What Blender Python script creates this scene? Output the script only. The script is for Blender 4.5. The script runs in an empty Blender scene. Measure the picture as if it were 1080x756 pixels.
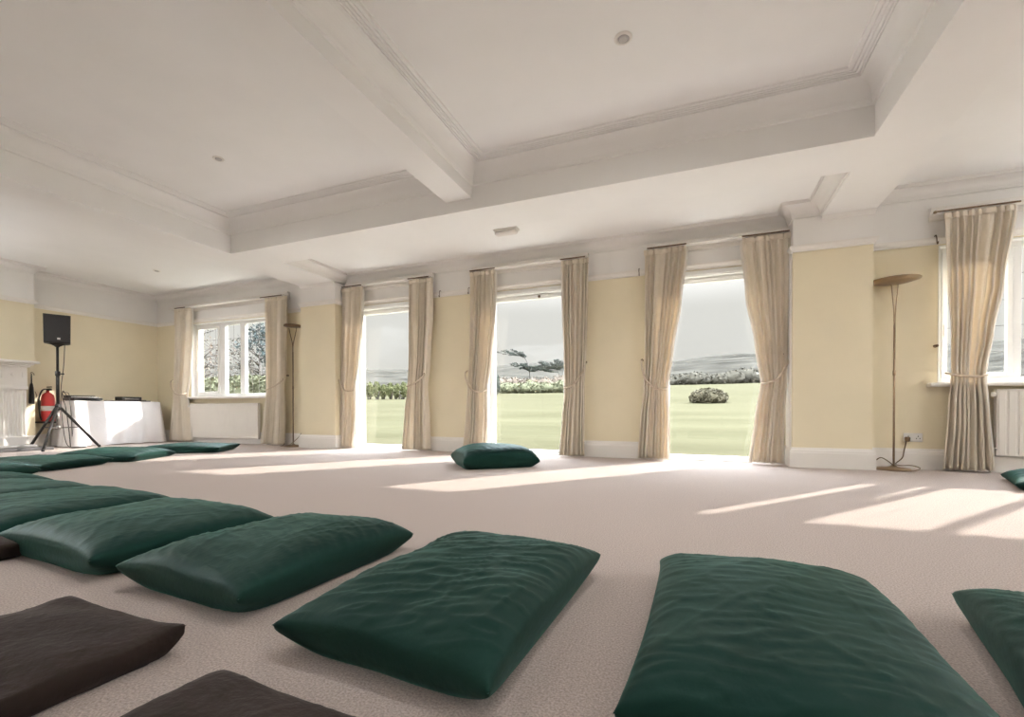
import bpy, math, random
from mathutils import Vector, Matrix, noise

scene = bpy.context.scene
COL = scene.collection
PI = math.pi

# ------------------------------------------------------------------ camera
F, YAW, PITCH, CY, CAMH = 479.06, 0.3796, -0.0081, 436.48, 0.60
cam_data = bpy.data.cameras.new('camera')
cam = bpy.data.objects.new('camera', cam_data)
COL.objects.link(cam)
cam.location = (0, 0, CAMH)
cam.rotation_euler = (PI / 2 + PITCH, 0, YAW)
cam_data.sensor_width = 36
cam_data.sensor_fit = 'HORIZONTAL'
cam_data.lens = F / 1080 * 36
cam_data.shift_y = (CY - 378) / 1080
cam_data.clip_start = 0.02
cam_data.clip_end = 3000
scene.camera = cam

_c, _s = math.cos(YAW), math.sin(YAW)
_r = Vector((_c, _s, 0))
_f = Vector((-_s, _c, 0)) * math.cos(PITCH) + Vector((0, 0, 1)) * math.sin(PITCH)
_u = Vector((0, 0, 1)) * math.cos(PITCH) - Vector((-_s, _c, 0)) * math.sin(PITCH)


def at(u, v, Y):
    """point of the plane y = Y on the sight line measured from the photograph"""
    d = _f + _r * ((u - 540) / F) - _u * ((v - CY) / F)
    return Vector((0, 0, CAMH)) + d * (Y / d.y)


# ------------------------------------------------------------------ helpers
def tag(o, label=None, cat=None, group=None, kind=None):
    if label: o['label'] = label
    if cat: o['category'] = cat
    if group: o['group'] = group
    if kind: o['kind'] = kind
    return o


def thing(name, label, cat, loc=(0, 0, 0), rz=0, group=None):
    o = bpy.data.objects.new(name, None)
    o.empty_display_size = 0.1
    COL.objects.link(o)
    o.location = loc
    o.rotation_euler = (0, 0, rz)
    return tag(o, label, cat, group)


class MB:
    def __init__(self):
        self.v, self.f, self.sm, self.mi = [], [], [], []

    def add(self, vs, fs, smooth=False, mi=0):
        b = len(self.v)
        self.v += [tuple(p) for p in vs]
        for q in fs:
            self.f.append([b + i for i in q])
            self.sm.append(smooth)
            self.mi.append(mi)
        return self

    def box(self, x0, x1, y0, y1, z0, z1, mi=0, bev=0.0):
        if bev > 0:
            b = min(bev, (x1 - x0) / 2.01, (y1 - y0) / 2.01, (z1 - z0) / 2.01)
            vs, idx = [], {}
            for sx in (0, 1):
                for sy in (0, 1):
                    for sz in (0, 1):
                        X, Y, Z = (x0, x1)[sx], (y0, y1)[sy], (z0, z1)[sz]
                        dx, dy, dz = (b, -b)[sx], (b, -b)[sy], (b, -b)[sz]
                        idx[sx, sy, sz, 0] = len(vs); vs.append((X, Y + dy, Z + dz))
                        idx[sx, sy, sz, 1] = len(vs); vs.append((X + dx, Y, Z + dz))
                        idx[sx, sy, sz, 2] = len(vs); vs.append((X + dx, Y + dy, Z))
            fs = []
            for s in (0, 1):
                q = [idx[s, 0, 0, 0], idx[s, 1, 0, 0], idx[s, 1, 1, 0], idx[s, 0, 1, 0]]
                fs.append(q if s else q[::-1])
                q = [idx[0, s, 0, 1], idx[1, s, 0, 1], idx[1, s, 1, 1], idx[0, s, 1, 1]]
                fs.append(q[::-1] if s else q)
                q = [idx[0, 0, s, 2], idx[1, 0, s, 2], idx[1, 1, s, 2], idx[0, 1, s, 2]]
                fs.append(q if s else q[::-1])
            for a in (0, 1):
                for c in (0, 1):
                    q = [idx[0, a, c, 1], idx[1, a, c, 1], idx[1, a, c, 2], idx[0, a, c, 2]]
                    fs.append(q if (a != c) else q[::-1])
                    q = [idx[a, 0, c, 0], idx[a, 1, c, 0], idx[a, 1, c, 2], idx[a, 0, c, 2]]
                    fs.append(q[::-1] if (a != c) else q)
                    q = [idx[a, c, 0, 0], idx[a, c, 1, 0], idx[a, c, 1, 1], idx[a, c, 0, 1]]
                    fs.append(q if (a != c) else q[::-1])
            for a in (0, 1):
                for c in (0, 1):
                    for e in (0, 1):
                        q = [idx[a, c, e, 0], idx[a, c, e, 1], idx[a, c, e, 2]]
                        fs.append(q if (a + c + e) % 2 else q[::-1])
            return self.add(vs, fs, False, mi)
        vs = [(x, y, z) for x in (x0, x1) for y in (y0, y1) for z in (z0, z1)]
        fs = [(0, 1, 3, 2), (4, 6, 7, 5), (0, 4, 5, 1), (2, 3, 7, 6), (0, 2, 6, 4), (1, 5, 7, 3)]
        return self.add(vs, fs, False, mi)

    def tube(self, pts, r, seg=8, smooth=True, cap=True, mi=0):
        pts = [Vector(p) for p in pts]
        n = len(pts)
        rs = r if isinstance(r, (list, tuple)) else [r] * n
        vs, fs = [], []
        prev = None
        for i, p in enumerate(pts):
            t = (pts[min(i + 1, n - 1)] - pts[max(i - 1, 0)])
            t.normalize()
            if prev is None:
                a = Vector((0, 0, 1)) if abs(t.z) < 0.9 else Vector((1, 0, 0))
                nx = t.cross(a).normalized()
            else:
                nx = prev - t * prev.dot(t)
                if nx.length < 1e-6:
                    nx = t.orthogonal()
                nx.normalize()
            prev = nx
            ny = t.cross(nx)
            for k in range(seg):
                a = 2 * PI * k / seg
                vs.append(p + (nx * math.cos(a) + ny * math.sin(a)) * rs[i])
        for i in range(n - 1):
            for k in range(seg):
                k2 = (k + 1) % seg
                fs.append((i * seg + k, i * seg + k2, (i + 1) * seg + k2, (i + 1) * seg + k))
        self.add(vs, fs, smooth, mi)
        if cap:
            b = len(self.v) - len(vs)
            self.f.append([b + k for k in range(seg)][::-1]); self.sm.append(False); self.mi.append(mi)
            self.f.append([b + (n - 1) * seg + k for k in range(seg)]); self.sm.append(False); self.mi.append(mi)
        return self

    def lathe(self, prof, c=(0, 0, 0), seg=24, smooth=True, axis='z', mi=0):
        vs, fs = [], []
        for r, z in prof:
            for k in range(seg):
                a = 2 * PI * k / seg
                p = (r * math.cos(a), r * math.sin(a), z)
                if axis == 'y': p = (p[0], p[2], p[1])
                if axis == 'x': p = (p[2], p[0], p[1])
                vs.append((c[0] + p[0], c[1] + p[1], c[2] + p[2]))
        for i in range(len(prof) - 1):
            for k in range(seg):
                k2 = (k + 1) % seg
                q = (i * seg + k, i * seg + k2, (i + 1) * seg + k2, (i + 1) * seg + k)
                fs.append(q if axis == 'z' or axis == 'x' else q[::-1])
        return self.add(vs, fs, smooth, mi)

    def sweep(self, path, prof, closed=False, mi=0, smooth=False):
        """profile (n, z), n along the right-hand normal of the path, mitred corners"""
        n = len(path)
        P = [Vector((p[0], p[1])) for p in path]

        def nrm(a, b):
            d = (b - a).normalized()
            return Vector((d.y, -d.x))
        vs, fs = [], []
        m = len(prof)
        for i in range(n):
            if closed:
                n1, n2 = nrm(P[i - 1], P[i]), nrm(P[i], P[(i + 1) % n])
            else:
                n1 = nrm(P[max(i - 1, 0)], P[max(i, 1)])
                n2 = nrm(P[min(i, n - 2)], P[min(i + 1, n - 1)])
            mt = (n1 + n2) / (1 + n1.dot(n2))
            for a, z in prof:
                q = P[i] + mt * a
                vs.append((q.x, q.y, z))
        for i in range(n if closed else n - 1):
            j = (i + 1) % n
            for k in range(m - 1):
                fs.append((i * m + k, j * m + k, j * m + k + 1, i * m + k + 1))
        self.add(vs, fs, smooth, mi)
        if not closed:
            b = len(self.v) - len(vs)
            self.f.append([b + k for k in range(m)]); self.sm.append(False); self.mi.append(mi)
            self.f.append([b + (n - 1) * m + k for k in range(m)][::-1]); self.sm.append(False); self.mi.append(mi)
        return self

    def grid(self, fn, nu, nv, smooth=True, mi=0, flip=False, wrap=False):
        vs = [fn(i / nu, j / nv) for j in range(nv + 1) for i in range(nu + 1)]
        fs = []
        for j in range(nv):
            for i in range(nu):
                a = j * (nu + 1) + i
                q = (a, a + 1, a + nu + 2, a + nu + 1)
                fs.append(q[::-1] if flip else q)
        return self.add(vs, fs, smooth, mi)

    def xform(self, M):
        self.v = [tuple(M @ Vector(p)) for p in self.v]
        return self

    def build(self, name, mats, parent=None, loc=None, rz=0):
        me = bpy.data.meshes.new(name)
        me.from_pydata(self.v, [], self.f)
        if not isinstance(mats, (list, tuple)): mats = [mats]
        for m in mats: me.materials.append(m)
        me.polygons.foreach_set('use_smooth', self.sm)
        me.polygons.foreach_set('material_index', self.mi)
        me.update()
        o = bpy.data.objects.new(name, me)
        COL.objects.link(o)
        if parent: o.parent = parent
        if loc is not None: o.location = loc
        if rz: o.rotation_euler = (0, 0, rz)
        return o


def fix_normals(o):
    import bmesh
    bm = bmesh.new(); bm.from_mesh(o.data)
    bmesh.ops.recalc_face_normals(bm, faces=bm.faces[:])
    bm.to_mesh(o.data); bm.free()
    return o


def struct(o):
    o['kind'] = 'structure'
    return o


def bez(p0, p1, p2, p3, n=12):
    p0, p1, p2, p3 = map(Vector, (p0, p1, p2, p3))
    out = []
    for i in range(n + 1):
        t = i / n
        out.append(p0 * (1 - t) ** 3 + p1 * 3 * t * (1 - t) ** 2 + p2 * 3 * t * t * (1 - t) + p3 * t ** 3)
    return out


def spline(pts, n=6):
    pts = [Vector(p) for p in pts]
    out = []
    for i in range(len(pts) - 1):
        a, b, c, d = pts[max(i - 1, 0)], pts[i], pts[i + 1], pts[min(i + 2, len(pts) - 1)]
        for k in range(n):
            t = k / n
            out.append(0.5 * ((2 * b) + (c - a) * t + (2 * a - 5 * b + 4 * c - d) * t * t + (3 * b - a - 3 * c + d) * t ** 3))
    out.append(pts[-1])
    return out


# ------------------------------------------------------------------ materials
def mat(name, col, rough=0.6, metal=0.0, var=0.0, vscale=8.0, bump=0.0, bscale=60.0, col2=None, sheen=0.0,
        sheen_tint=None, detail=4.0, spec=0.3, bdist=0.01, sheen_rough=0.4, stretch=None):
    m = bpy.data.materials.new(name)
    m.use_nodes = True
    nt = m.node_tree
    b = nt.nodes['Principled BSDF']
    b.inputs['Base Color'].default_value = (*col, 1)
    b.inputs['Roughness'].default_value = rough
    b.inputs['Metallic'].default_value = metal
    b.inputs['Specular IOR Level'].default_value = spec
    if sheen:
        b.inputs['Sheen Weight'].default_value = sheen
        b.inputs['Sheen Roughness'].default_value = sheen_rough
        b.inputs['Sheen Tint'].default_value = (*(sheen_tint or (1, 1, 1)), 1)
    tc = nt.nodes.new('ShaderNodeTexCoord')
    src = tc.outputs['Object']
    if stretch:
        mp = nt.nodes.new('ShaderNodeMapping')
        mp.inputs['Scale'].default_value = stretch
        nt.links.new(src, mp.inputs['Vector'])
        src = mp.outputs['Vector']
    if var or col2:
        n = nt.nodes.new('ShaderNodeTexNoise')
        n.inputs['Scale'].default_value = vscale
        n.inputs['Detail'].default_value = detail
        nt.links.new(src, n.inputs['Vector'])
        r = nt.nodes.new('ShaderNodeValToRGB')
        r.color_ramp.elements[0].position = 0.3
        r.color_ramp.elements[1].position = 0.7
        lo = tuple(c * (1 - var) for c in col)
        hi = col2 or tuple(min(1, c * (1 + var)) for c in col)
        r.color_ramp.elements[0].color = (*lo, 1)
        r.color_ramp.elements[1].color = (*hi, 1)
        nt.links.new(n.outputs['Fac'], r.inputs['Fac'])
        nt.links.new(r.outputs['Color'], b.inputs['Base Color'])
    if bump:
        n2 = nt.nodes.new('ShaderNodeTexNoise')
        n2.inputs['Scale'].default_value = bscale
        n2.inputs['Detail'].default_value = 3
        nt.links.new(src, n2.inputs['Vector'])
        bp = nt.nodes.new('ShaderNodeBump')
        bp.inputs['Strength'].default_value = bump
        bp.inputs['Distance'].default_value = bdist
        nt.links.new(n2.outputs['Fac'], bp.inputs['Height'])
        nt.links.new(bp.outputs['Normal'], b.inputs['Normal'])
    return m


M_WHITE = mat('white_paint', (0.87, 0.845, 0.815), 0.5, var=0.015, vscale=3)
M_CEIL = mat('ceiling_paint', (0.93, 0.92, 0.905), 0.8, var=0.015, vscale=2)
M_CREAM = mat('cream_wall_paint', (0.80, 0.71, 0.52), 0.75, var=0.02, vscale=3)
M_GLOSS = mat('white_gloss_wood', (0.85, 0.81, 0.76), 0.35, var=0.01)
M_UPVC = mat('white_window_frame', (0.86, 0.85, 0.82), 0.35, var=0.01)
M_CARPET = mat('beige_carpet', (0.470, 0.398, 0.358), 0.95, var=0.30, vscale=190, bump=0.6, bscale=520, detail=8, spec=0.05, bdist=0.006)
M_CURTAIN = mat('cream_curtain_fabric', (0.90, 0.815, 0.69), 0.85, var=0.05, vscale=6, bump=0.25, bscale=400, spec=0.1, sheen=0.1)
M_LINING = mat('curtain_lining', (0.86, 0.81, 0.74), 0.85, var=0.03, vscale=6, bump=0.2, bscale=400, spec=0.1)
M_ROPE = mat('tieback_cord', (0.66, 0.55, 0.43), 0.8, var=0.1, vscale=80, bump=0.5, bscale=200)
M_BRASS = mat('brass', (0.30, 0.215, 0.135), 0.35, metal=0.85, var=0.08, vscale=30)
M_BRASSD = mat('aged_brass', (0.16, 0.105, 0.06), 0.4, metal=0.6, var=0.1, vscale=30)
M_GREEN = mat('green_cushion_cotton', (0.0068, 0.0170, 0.0133), 0.55, var=0.25, vscale=5, bump=0.35, bscale=55, sheen=0.13,
              sheen_tint=(0.25, 0.85, 0.72), spec=0.18, sheen_rough=0.35, stretch=(1, 0.35, 1), bdist=0.004)
M_GREEN.node_tree.nodes['Principled BSDF'].inputs['Specular Tint'].default_value = (0.22, 0.95, 0.78, 1)
M_BLACK = mat('black_brown_cotton', (0.021, 0.014, 0.0115), 0.85, var=0.2, vscale=6, bump=0.3, bscale=60, sheen=0.08, spec=0.1,
              sheen_tint=(1, .85, .8))
M_FLAP = mat('dark_plum_cloth', (0.05, 0.025, 0.03), 0.85, var=0.2)
M_BLACKPL = mat('black_plastic', (0.022, 0.019, 0.017), 0.5, var=0.1, bump=0.15, bscale=200)
M_GRILLE = mat('black_speaker_grille', (0.016, 0.013, 0.012), 0.6, var=0.3, vscale=400, bump=0.5, bscale=500)
M_STEEL = mat('grey_steel', (0.20, 0.18, 0.165), 0.35, metal=0.7, var=0.08)
M_BADGE = mat('silver_badge', (0.7, 0.68, 0.65), 0.3, metal=0.5, var=0.02)
M_RED = mat('red_enamel', (0.55, 0.055, 0.05), 0.3, var=0.05)
M_LABELW = mat('white_label', (0.8, 0.76, 0.72), 0.5, var=0.04)
M_CLOTH = mat('white_tablecloth', (0.82, 0.78, 0.76), 0.8, var=0.02, vscale=5, bump=0.25, bscale=14, bdist=0.02)
M_STONE = mat('dark_hearth_slate', (0.10, 0.095, 0.095), 0.35, var=0.2, vscale=9)
M_STEELF = mat('fender_metal', (0.45, 0.43, 0.42), 0.3, metal=0.8, var=0.05)
M_FIREBOX = mat('firebox_black', (0.03, 0.026, 0.024), 0.9, var=0.2)
M_RADW = mat('radiator_enamel', (0.80, 0.755, 0.69), 0.4, var=0.01)
M_SOCKET = mat('socket_plastic', (0.78, 0.75, 0.71), 0.4, var=0.01)
M_GRASS = mat('lawn_grass', (0.0385, 0.0355, 0.0185), 0.95, col2=(0.0555, 0.0510, 0.0290), vscale=0.5, detail=9, bump=0.5, bscale=3, spec=0.02,
              bdist=0.05, stretch=(0.25, 1.0, 1))
M_HEATH = mat('heath_hillside', (0.0180, 0.0168, 0.0142), 0.95, col2=(0.0560, 0.0520, 0.0440), vscale=0.10, detail=12, spec=0.0, stretch=(0.4, 1, 2))
M_LEAFG = mat('green_hedge_leaves', (0.092, 0.096, 0.042), 0.8, var=0.4, vscale=2.2, spec=0.1)
M_LEAFY = mat('yellow_green_scrub_leaves', (0.0910, 0.0910, 0.0534), 0.8, var=0.4, vscale=1.2, spec=0.1)
M_LEAFB = mat('olive_brown_bush_leaves', (0.0667, 0.0576, 0.0364), 0.8, var=0.45, vscale=2.4, spec=0.1)
M_LEAFR = mat('grey_woodland_twigs', (0.0640, 0.0582, 0.0459), 0.85, var=0.35, vscale=0.5, spec=0.02)
M_LEAFD = mat('dark_pine_needles', (0.045, 0.052, 0.042), 0.85, var=0.4, vscale=1.5, spec=0.05)
M_LEAFT = mat('blue_green_conifer', (0.0516, 0.0637, 0.0607), 0.85, var=0.4, vscale=2, spec=0.05)
M_BRACK = mat('dead_bracken', (0.1032, 0.0819, 0.0637), 0.9, var=0.4, vscale=1.5, spec=0.05)
M_BARK = mat('grey_bark', (0.0789, 0.0698, 0.0607), 0.9, var=0.2, vscale=6)
M_PAVE = mat('terrace_stone', (0.45, 0.43, 0.38), 0.9, var=0.08, vscale=2)


def glass_mat():
    m = bpy.data.materials.new('window_glass')
    m.use_nodes = True
    nt = m.node_tree
    nt.nodes.remove(nt.nodes['Principled BSDF'])
    out = nt.nodes['Material Output']
    tr = nt.nodes.new('ShaderNodeBsdfTransparent')
    tr.inputs['Color'].default_value = (0.985, 0.985, 0.98, 1)
    gl = nt.nodes.new('ShaderNodeBsdfGlossy')
    gl.inputs['Roughness'].default_value = 0.02
    lw = nt.nodes.new('ShaderNodeLayerWeight')
    lw.inputs['Blend'].default_value = .5
    pw = nt.nodes.new('ShaderNodeMath'); pw.operation = 'POWER'
    pw.inputs[1].default_value = 5.0
    nt.links.new(lw.outputs['Facing'], pw.inputs[0])
    fr = nt.nodes.new('ShaderNodeMath'); fr.operation = 'MULTIPLY_ADD'
    fr.inputs[1].default_value = .6
    fr.inputs[2].default_value = .02
    nt.links.new(pw.outputs[0], fr.inputs[0])
    mx = nt.nodes.new('ShaderNodeMixShader')
    nt.links.new(fr.outputs[0], mx.inputs['Fac'])
    nt.links.new(tr.outputs['BSDF'], mx.inputs[1])
    nt.links.new(gl.outputs['BSDF'], mx.inputs[2])
    nt.links.new(mx.outputs['Shader'], out.inputs['Surface'])
    return m


M_GLASS = glass_mat()


def add_translucency(m, col, fac):
    nt = m.node_tree
    out = nt.nodes['Material Output']
    b = nt.nodes['Principled BSDF']
    t = nt.nodes.new('ShaderNodeBsdfTranslucent')
    t.inputs['Color'].default_value = (*col, 1)
    mx = nt.nodes.new('ShaderNodeMixShader')
    mx.inputs['Fac'].default_value = fac
    nt.links.new(b.outputs['BSDF'], mx.inputs[1])
    nt.links.new(t.outputs['BSDF'], mx.inputs[2])
    nt.links.new(mx.outputs['Shader'], out.inputs['Surface'])


add_translucency(M_CURTAIN, (.88, .78, .64), .24)
add_translucency(M_LINING, (.88, .80, .70), .2)

# ------------------------------------------------------------------ the room: dimensions
XL, XR, YR, YB = -9.965, 6.2, -4.6, 5.83          # left, right, rear, window wall
YP = 5.575                                        # front of the piers
PL0, PL1 = -5.908, -5.20                          # left pier
PR0, PR1 = 0.975, 1.672                           # right pier
ZRAIL = 2.264
ZSOF, ZSTRIP, ZOUT, ZCOF, ZMID = 2.604, 2.76, 2.86, 3.02, 2.719
YC, YS = 4.083, 4.614
BX0, BX1 = -5.51, 1.225                            # coffer sides
ZTOP = 3.3
WT = 0.24
DOORS = [(-5.02, -3.86), (-2.70, -1.54), (-0.35, 0.80)]
HEAD = 2.20
W0 = (-8.96, -6.75, 0.85, 2.25)
WR = (2.28, 4.75, 0.87, 2.25)
# chimney breast
CBX, CB0, CB1 = -9.65, 0.95, 3.87


def wall_boxes(mb, x0, x1, y0, y1, z0, z1):
    """cream up to the picture rail, white frieze above"""
    zr = ZRAIL + 0.02
    if z0 < zr: mb.box(x0, x1, y0, y1, z0, min(z1, zr), 0)
    if z1 > zr: mb.box(x0, x1, y0, y1, max(z0, zr), z1, 1)


# floor
mb = MB().box(XL - .3, XR + .3, YR - .3, YB + WT, -0.12, 0.0)
struct(mb.build('floor', M_CARPET))

# window wall
mb = MB()
xs = XL - .3
ops = [(W0[0], W0[1], W0[2], W0[3])] + [(a, b, 0, HEAD) for a, b in DOORS] + [(WR[0], WR[1], WR[2], WR[3])]
for a, b, z0, z1 in ops:
    wall_boxes(mb, xs, a, YB, YB + WT, 0, ZTOP)
    if z0 > 0: wall_boxes(mb, a, b, YB, YB + WT, 0, z0)
    wall_boxes(mb, a, b, YB, YB + WT, z1, ZTOP)
    xs = b
wall_boxes(mb, xs, XR + .3, YB, YB + WT, 0, ZTOP)
struct(mb.build('wall_back', [M_CREAM, M_WHITE]))
for a, b in ((PL0, PL1), (PR0, PR1)):
    mb = MB()
    wall_boxes(mb, a, b, YP, YB, 0, ZTOP)
    struct(mb.build('pier', [M_CREAM, M_WHITE]))

mb = MB()
wall_boxes(mb, XL - .3, XL, YR, YB, 0, ZTOP)
struct(mb.build('wall_left', [M_CREAM, M_WHITE]))
mb = MB()
wall_boxes(mb, XL, CBX, CB0, CB1, 0, ZTOP)
struct(mb.build('chimney_breast', [M_CREAM, M_WHITE]))
mb = MB()
wall_boxes(mb, XR, XR + .3, YR, YB, 0, ZTOP)
struct(mb.build('wall_right', [M_CREAM, M_WHITE]))
mb = MB()
wall_boxes(mb, XL - .3, XR + .3, YR - .25, YR, 0, ZTOP)
struct(mb.build('wall_rear', [M_CREAM, M_WHITE]))

# ceilings and beams
YN = -0.75                                          # near end of the coffers
mb = MB()
mb.box(XL - .3, PL0 + .02, YR - .25, YB + WT, ZOUT, ZTOP)
mb.box(1.68 - .02, XR + .3, YR - .25, YB + WT, ZOUT, ZTOP)
mb.box(PL1 - .02, 1.25, YS - .02, YB + WT, ZSTRIP, ZTOP)
mb.box(PL0, 1.70, YR - .25, YN - .5, ZSTRIP, ZTOP)
mb.box(PL0 + .1, 1.6, YN - .6, YC + .1, ZCOF, ZTOP)
struct(mb.build('ceiling', M_CEIL))
mb = MB()
mb.box(PL0, 1.685, YC, YS, ZSOF, ZTOP)
struct(mb.build('ceiling_beam', M_CEIL))
mb = MB().box(PL0, 1.685, YN - .53, YN, ZSOF, ZTOP)
struct(mb.build('ceiling_beam', M_CEIL))
mb = MB()
mb.box(PL0, BX0, YN, YC, ZSOF, ZTOP)
mb.box(PL0, PL1, YS, YB, ZSOF, ZTOP)
struct(mb.build('ceiling_beam', M_CEIL))
mb = MB()
mb.box(BX1, 1.685, YN, YC, ZSOF, ZTOP)
mb.box(BX1, 1.685, YS, YB, ZSOF, ZTOP)
struct(mb.build('ceiling_beam', M_CEIL))
mb = MB().box(-2.356, -2.061, YN, YC, ZMID, ZTOP)
struct(mb.build('ceiling_beam', M_CEIL))


# coffer mouldings: fascia lip, cove and three fine reeds on the ceiling
def coffer_prof():
    p = [(0.0, 2.835), (0.016, 2.842), (0.020, 2.862)]
    for i in range(9):
        a = i / 8 * PI / 2
        p.append((0.024 + 0.085 * (1 - math.cos(a)), 2.868 + (ZCOF - 0.028 - 2.868) * math.sin(a)))
    p += [(0.118, ZCOF - .028), (0.118, ZCOF - .014)]
    for k in range(3):
        n0 = 0.128 + k * 0.026
        p += [(n0, ZCOF - .014), (n0 + .004, ZCOF - .004), (n0 + .008, ZCOF - .004), (n0 + .012, ZCOF - .014)]
    p += [(0.215, ZCOF - .014), (0.222, ZCOF + .002)]
    return p


tn = [0]


def trim(mb, m):
    tn[0] += 1
    o = mb.build('trim_%d' % tn[0], m)
    return struct(o)


for x0, x1 in ((BX0, -2.356), (-2.061, BX1)):
    # clockwise seen from above, so that the right-hand normal points inside
    mb = MB().sweep([(x0, YN), (x0, YC), (x1, YC), (x1, YN)], coffer_prof(), closed=True)
    trim(mb, M_CEIL)


# cornice profile for the perimeter
def cornice_prof(zc, drop=0.13, proj=0.14):
    p = [(0.0, zc - drop - .03), (0.014, zc - drop - .03), (0.014, zc - drop)]
    for i in range(8):
        a = i / 7 * PI / 2
        p.append((0.02 + (proj - .045) * (1 - math.cos(a)), zc - drop + (drop - .03) * math.sin(a)))
    p += [(proj - .012, zc - .03), (proj - .012, zc - .012), (proj, zc - .012), (proj, zc + .003)]
    return p


mb = MB().sweep([(PL1, YS), (PL1, YB), (PR0, YB), (PR0, YP), (BX1, YP), (BX1, YS)], cornice_prof(ZSTRIP, .115, .13))
trim(mb, M_WHITE)
left_path = [(XL, YR), (XL, CB0), (CBX, CB0), (CBX, CB1), (XL, CB1), (XL, YB)]
mb = MB().sweep(left_path + [(PL0, YB), (PL0, YP)], cornice_prof(ZOUT, .09, .12))
trim(mb, M_WHITE)
mb = MB().sweep([(PR1, YP), (PR1, YB), (XR, YB), (XR, YR)], cornice_prof(ZOUT, .10, .13))
trim(mb, M_WHITE)
# small cove where the soffit meets the pier
mb = MB().sweep([(BX1, YP), (1.685, YP)], [(0, 2.565), (.008, 2.567), (.02, 2.58), (.045, 2.598), (.05, 2.606), (0, 2.606)])
trim(mb, M_WHITE)
mb = MB().sweep([(PL0, YP), (PL1, YP)], [(0, 2.565), (.008, 2.567), (.02, 2.58), (.045, 2.598), (.05, 2.606), (0, 2.606)])
trim(mb, M_WHITE)

# picture rail
rail_prof = [(0, ZRAIL), (.016, ZRAIL), (.018, ZRAIL + .02), (.03, ZRAIL + .035), (.036, ZRAIL + .05), (.036, ZRAIL + .066), (.0, ZRAIL + .07)]
mb = MB().sweep(left_path + [(PL0, YB), (PL0, YP), (PL1, YP), (PL1, YB), (PR0, YB), (PR0, YP), (PR1, YP), (PR1, YB), (XR, YB), (XR, YR)], rail_prof)
trim(mb, M_GLOSS)

# baseboards
base_prof = [(0, 0.0), (.026, 0.0), (.026, .155), (.022, .165), (.022, .178), (.014, .192), (.010, .209), (0, .209)]
mb = MB()
mb.sweep(left_path + [(PL0, YB), (PL0, YP), (PL1, YP), (PL1, YB), (DOORS[0][0], YB)], base_prof)
struct(mb.build('baseboard_left', M_GLOSS))
mb = MB()
mb.sweep([(DOORS[0][1], YB), (DOORS[1][0], YB)], base_prof)
mb.sweep([(DOORS[1][1], YB), (DOORS[2][0], YB)], base_prof)
struct(mb.build('baseboard_back', M_GLOSS))
mb = MB()
mb.sweep([(DOORS[2][1], YB), (PR0, YB), (PR0, YP), (PR1, YP), (PR1, YB), (XR, YB), (XR, YR)], base_prof)
struct(mb.build('baseboard_right', M_GLOSS))
# white lining board beside the third garden door, on the pier's flank
mb = MB().box(PR0 - .02, PR0, YP + .03, YB, .21, ZRAIL, bev=.004)
trim(mb, M_GLOSS)

# ------------------------------------------------------------------ garden doors and windows
YG = 5.95


def door(i, x0, x1):
    mb = MB()
    j = 0.075
    mb.box(x0, x0 + j, YG - .035, YG + .035, 0, HEAD, bev=.006)
    mb.box(x1 - j, x1, YG - .035, YG + .035, 0, HEAD, bev=.006)
    mb.box(x0 + j, x1 - j, YG - .035, YG + .035, HEAD - .07, HEAD, bev=.006)
    mb.box(x0 + j, x1 - j, YG - .045, YG + .045, 0, .055, bev=.006)
    # reveal linings and threshold board
    mb.box(x0, x0 + .012, YB - .004, YG - .035, 0, HEAD)
    mb.box(x1 - .012, x1, YB - .004, YG - .035, 0, HEAD)
    mb.box(x0 + .012, x1 - .012, YB - .004, YG - .035, HEAD - .012, HEAD)
    mb.box(x0 + .012, x1 - .012, YB - .01, YG - .045, 0.0, .018)
    # architrave over the head
    mb.box(x0 - .02, x1 + .02, YB - .018, YB, HEAD, HEAD + .05, bev=.004)
    o = struct(mb.build('door_%d' % i, M_UPVC))
    g = MB().box(x0 + j, x1 - j, YG - .004, YG + .004, .055, HEAD - .07)
    g.build('pane', M_GLASS, o)
    v = MB().box(x0 + .28, x1 - .28, YG - .05, YG - .035, HEAD - .05, HEAD - .022, bev=.004)
    v.build('trickle_vent', M_UPVC, o)
    return o


doors = [door(i + 1, a, b) for i, (a, b) in enumerate(DOORS)]
h = MB().box(DOORS[2][1] - .05, DOORS[2][1] - .015, YG - .06, YG - .035, .88, 1.10, bev=.005)
h.tube([(DOORS[2][1] - .035, YG - .06, 1.02), (DOORS[2][1] - .035, YG - .09, 1.02), (DOORS[2][1] - .13, YG - .095, 1.02)], .009)
h.build('handle', M_BADGE, doors[2])
k = at(569, 317, YG - .04)
h = MB().lathe([(0, -.022), (.016, -.02), (.02, -.008), (.014, 0)], (k.x, YG - .045, HEAD - .05), 14, axis='y')
h.build('catch', M_BRASSD, doors[1])


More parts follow.
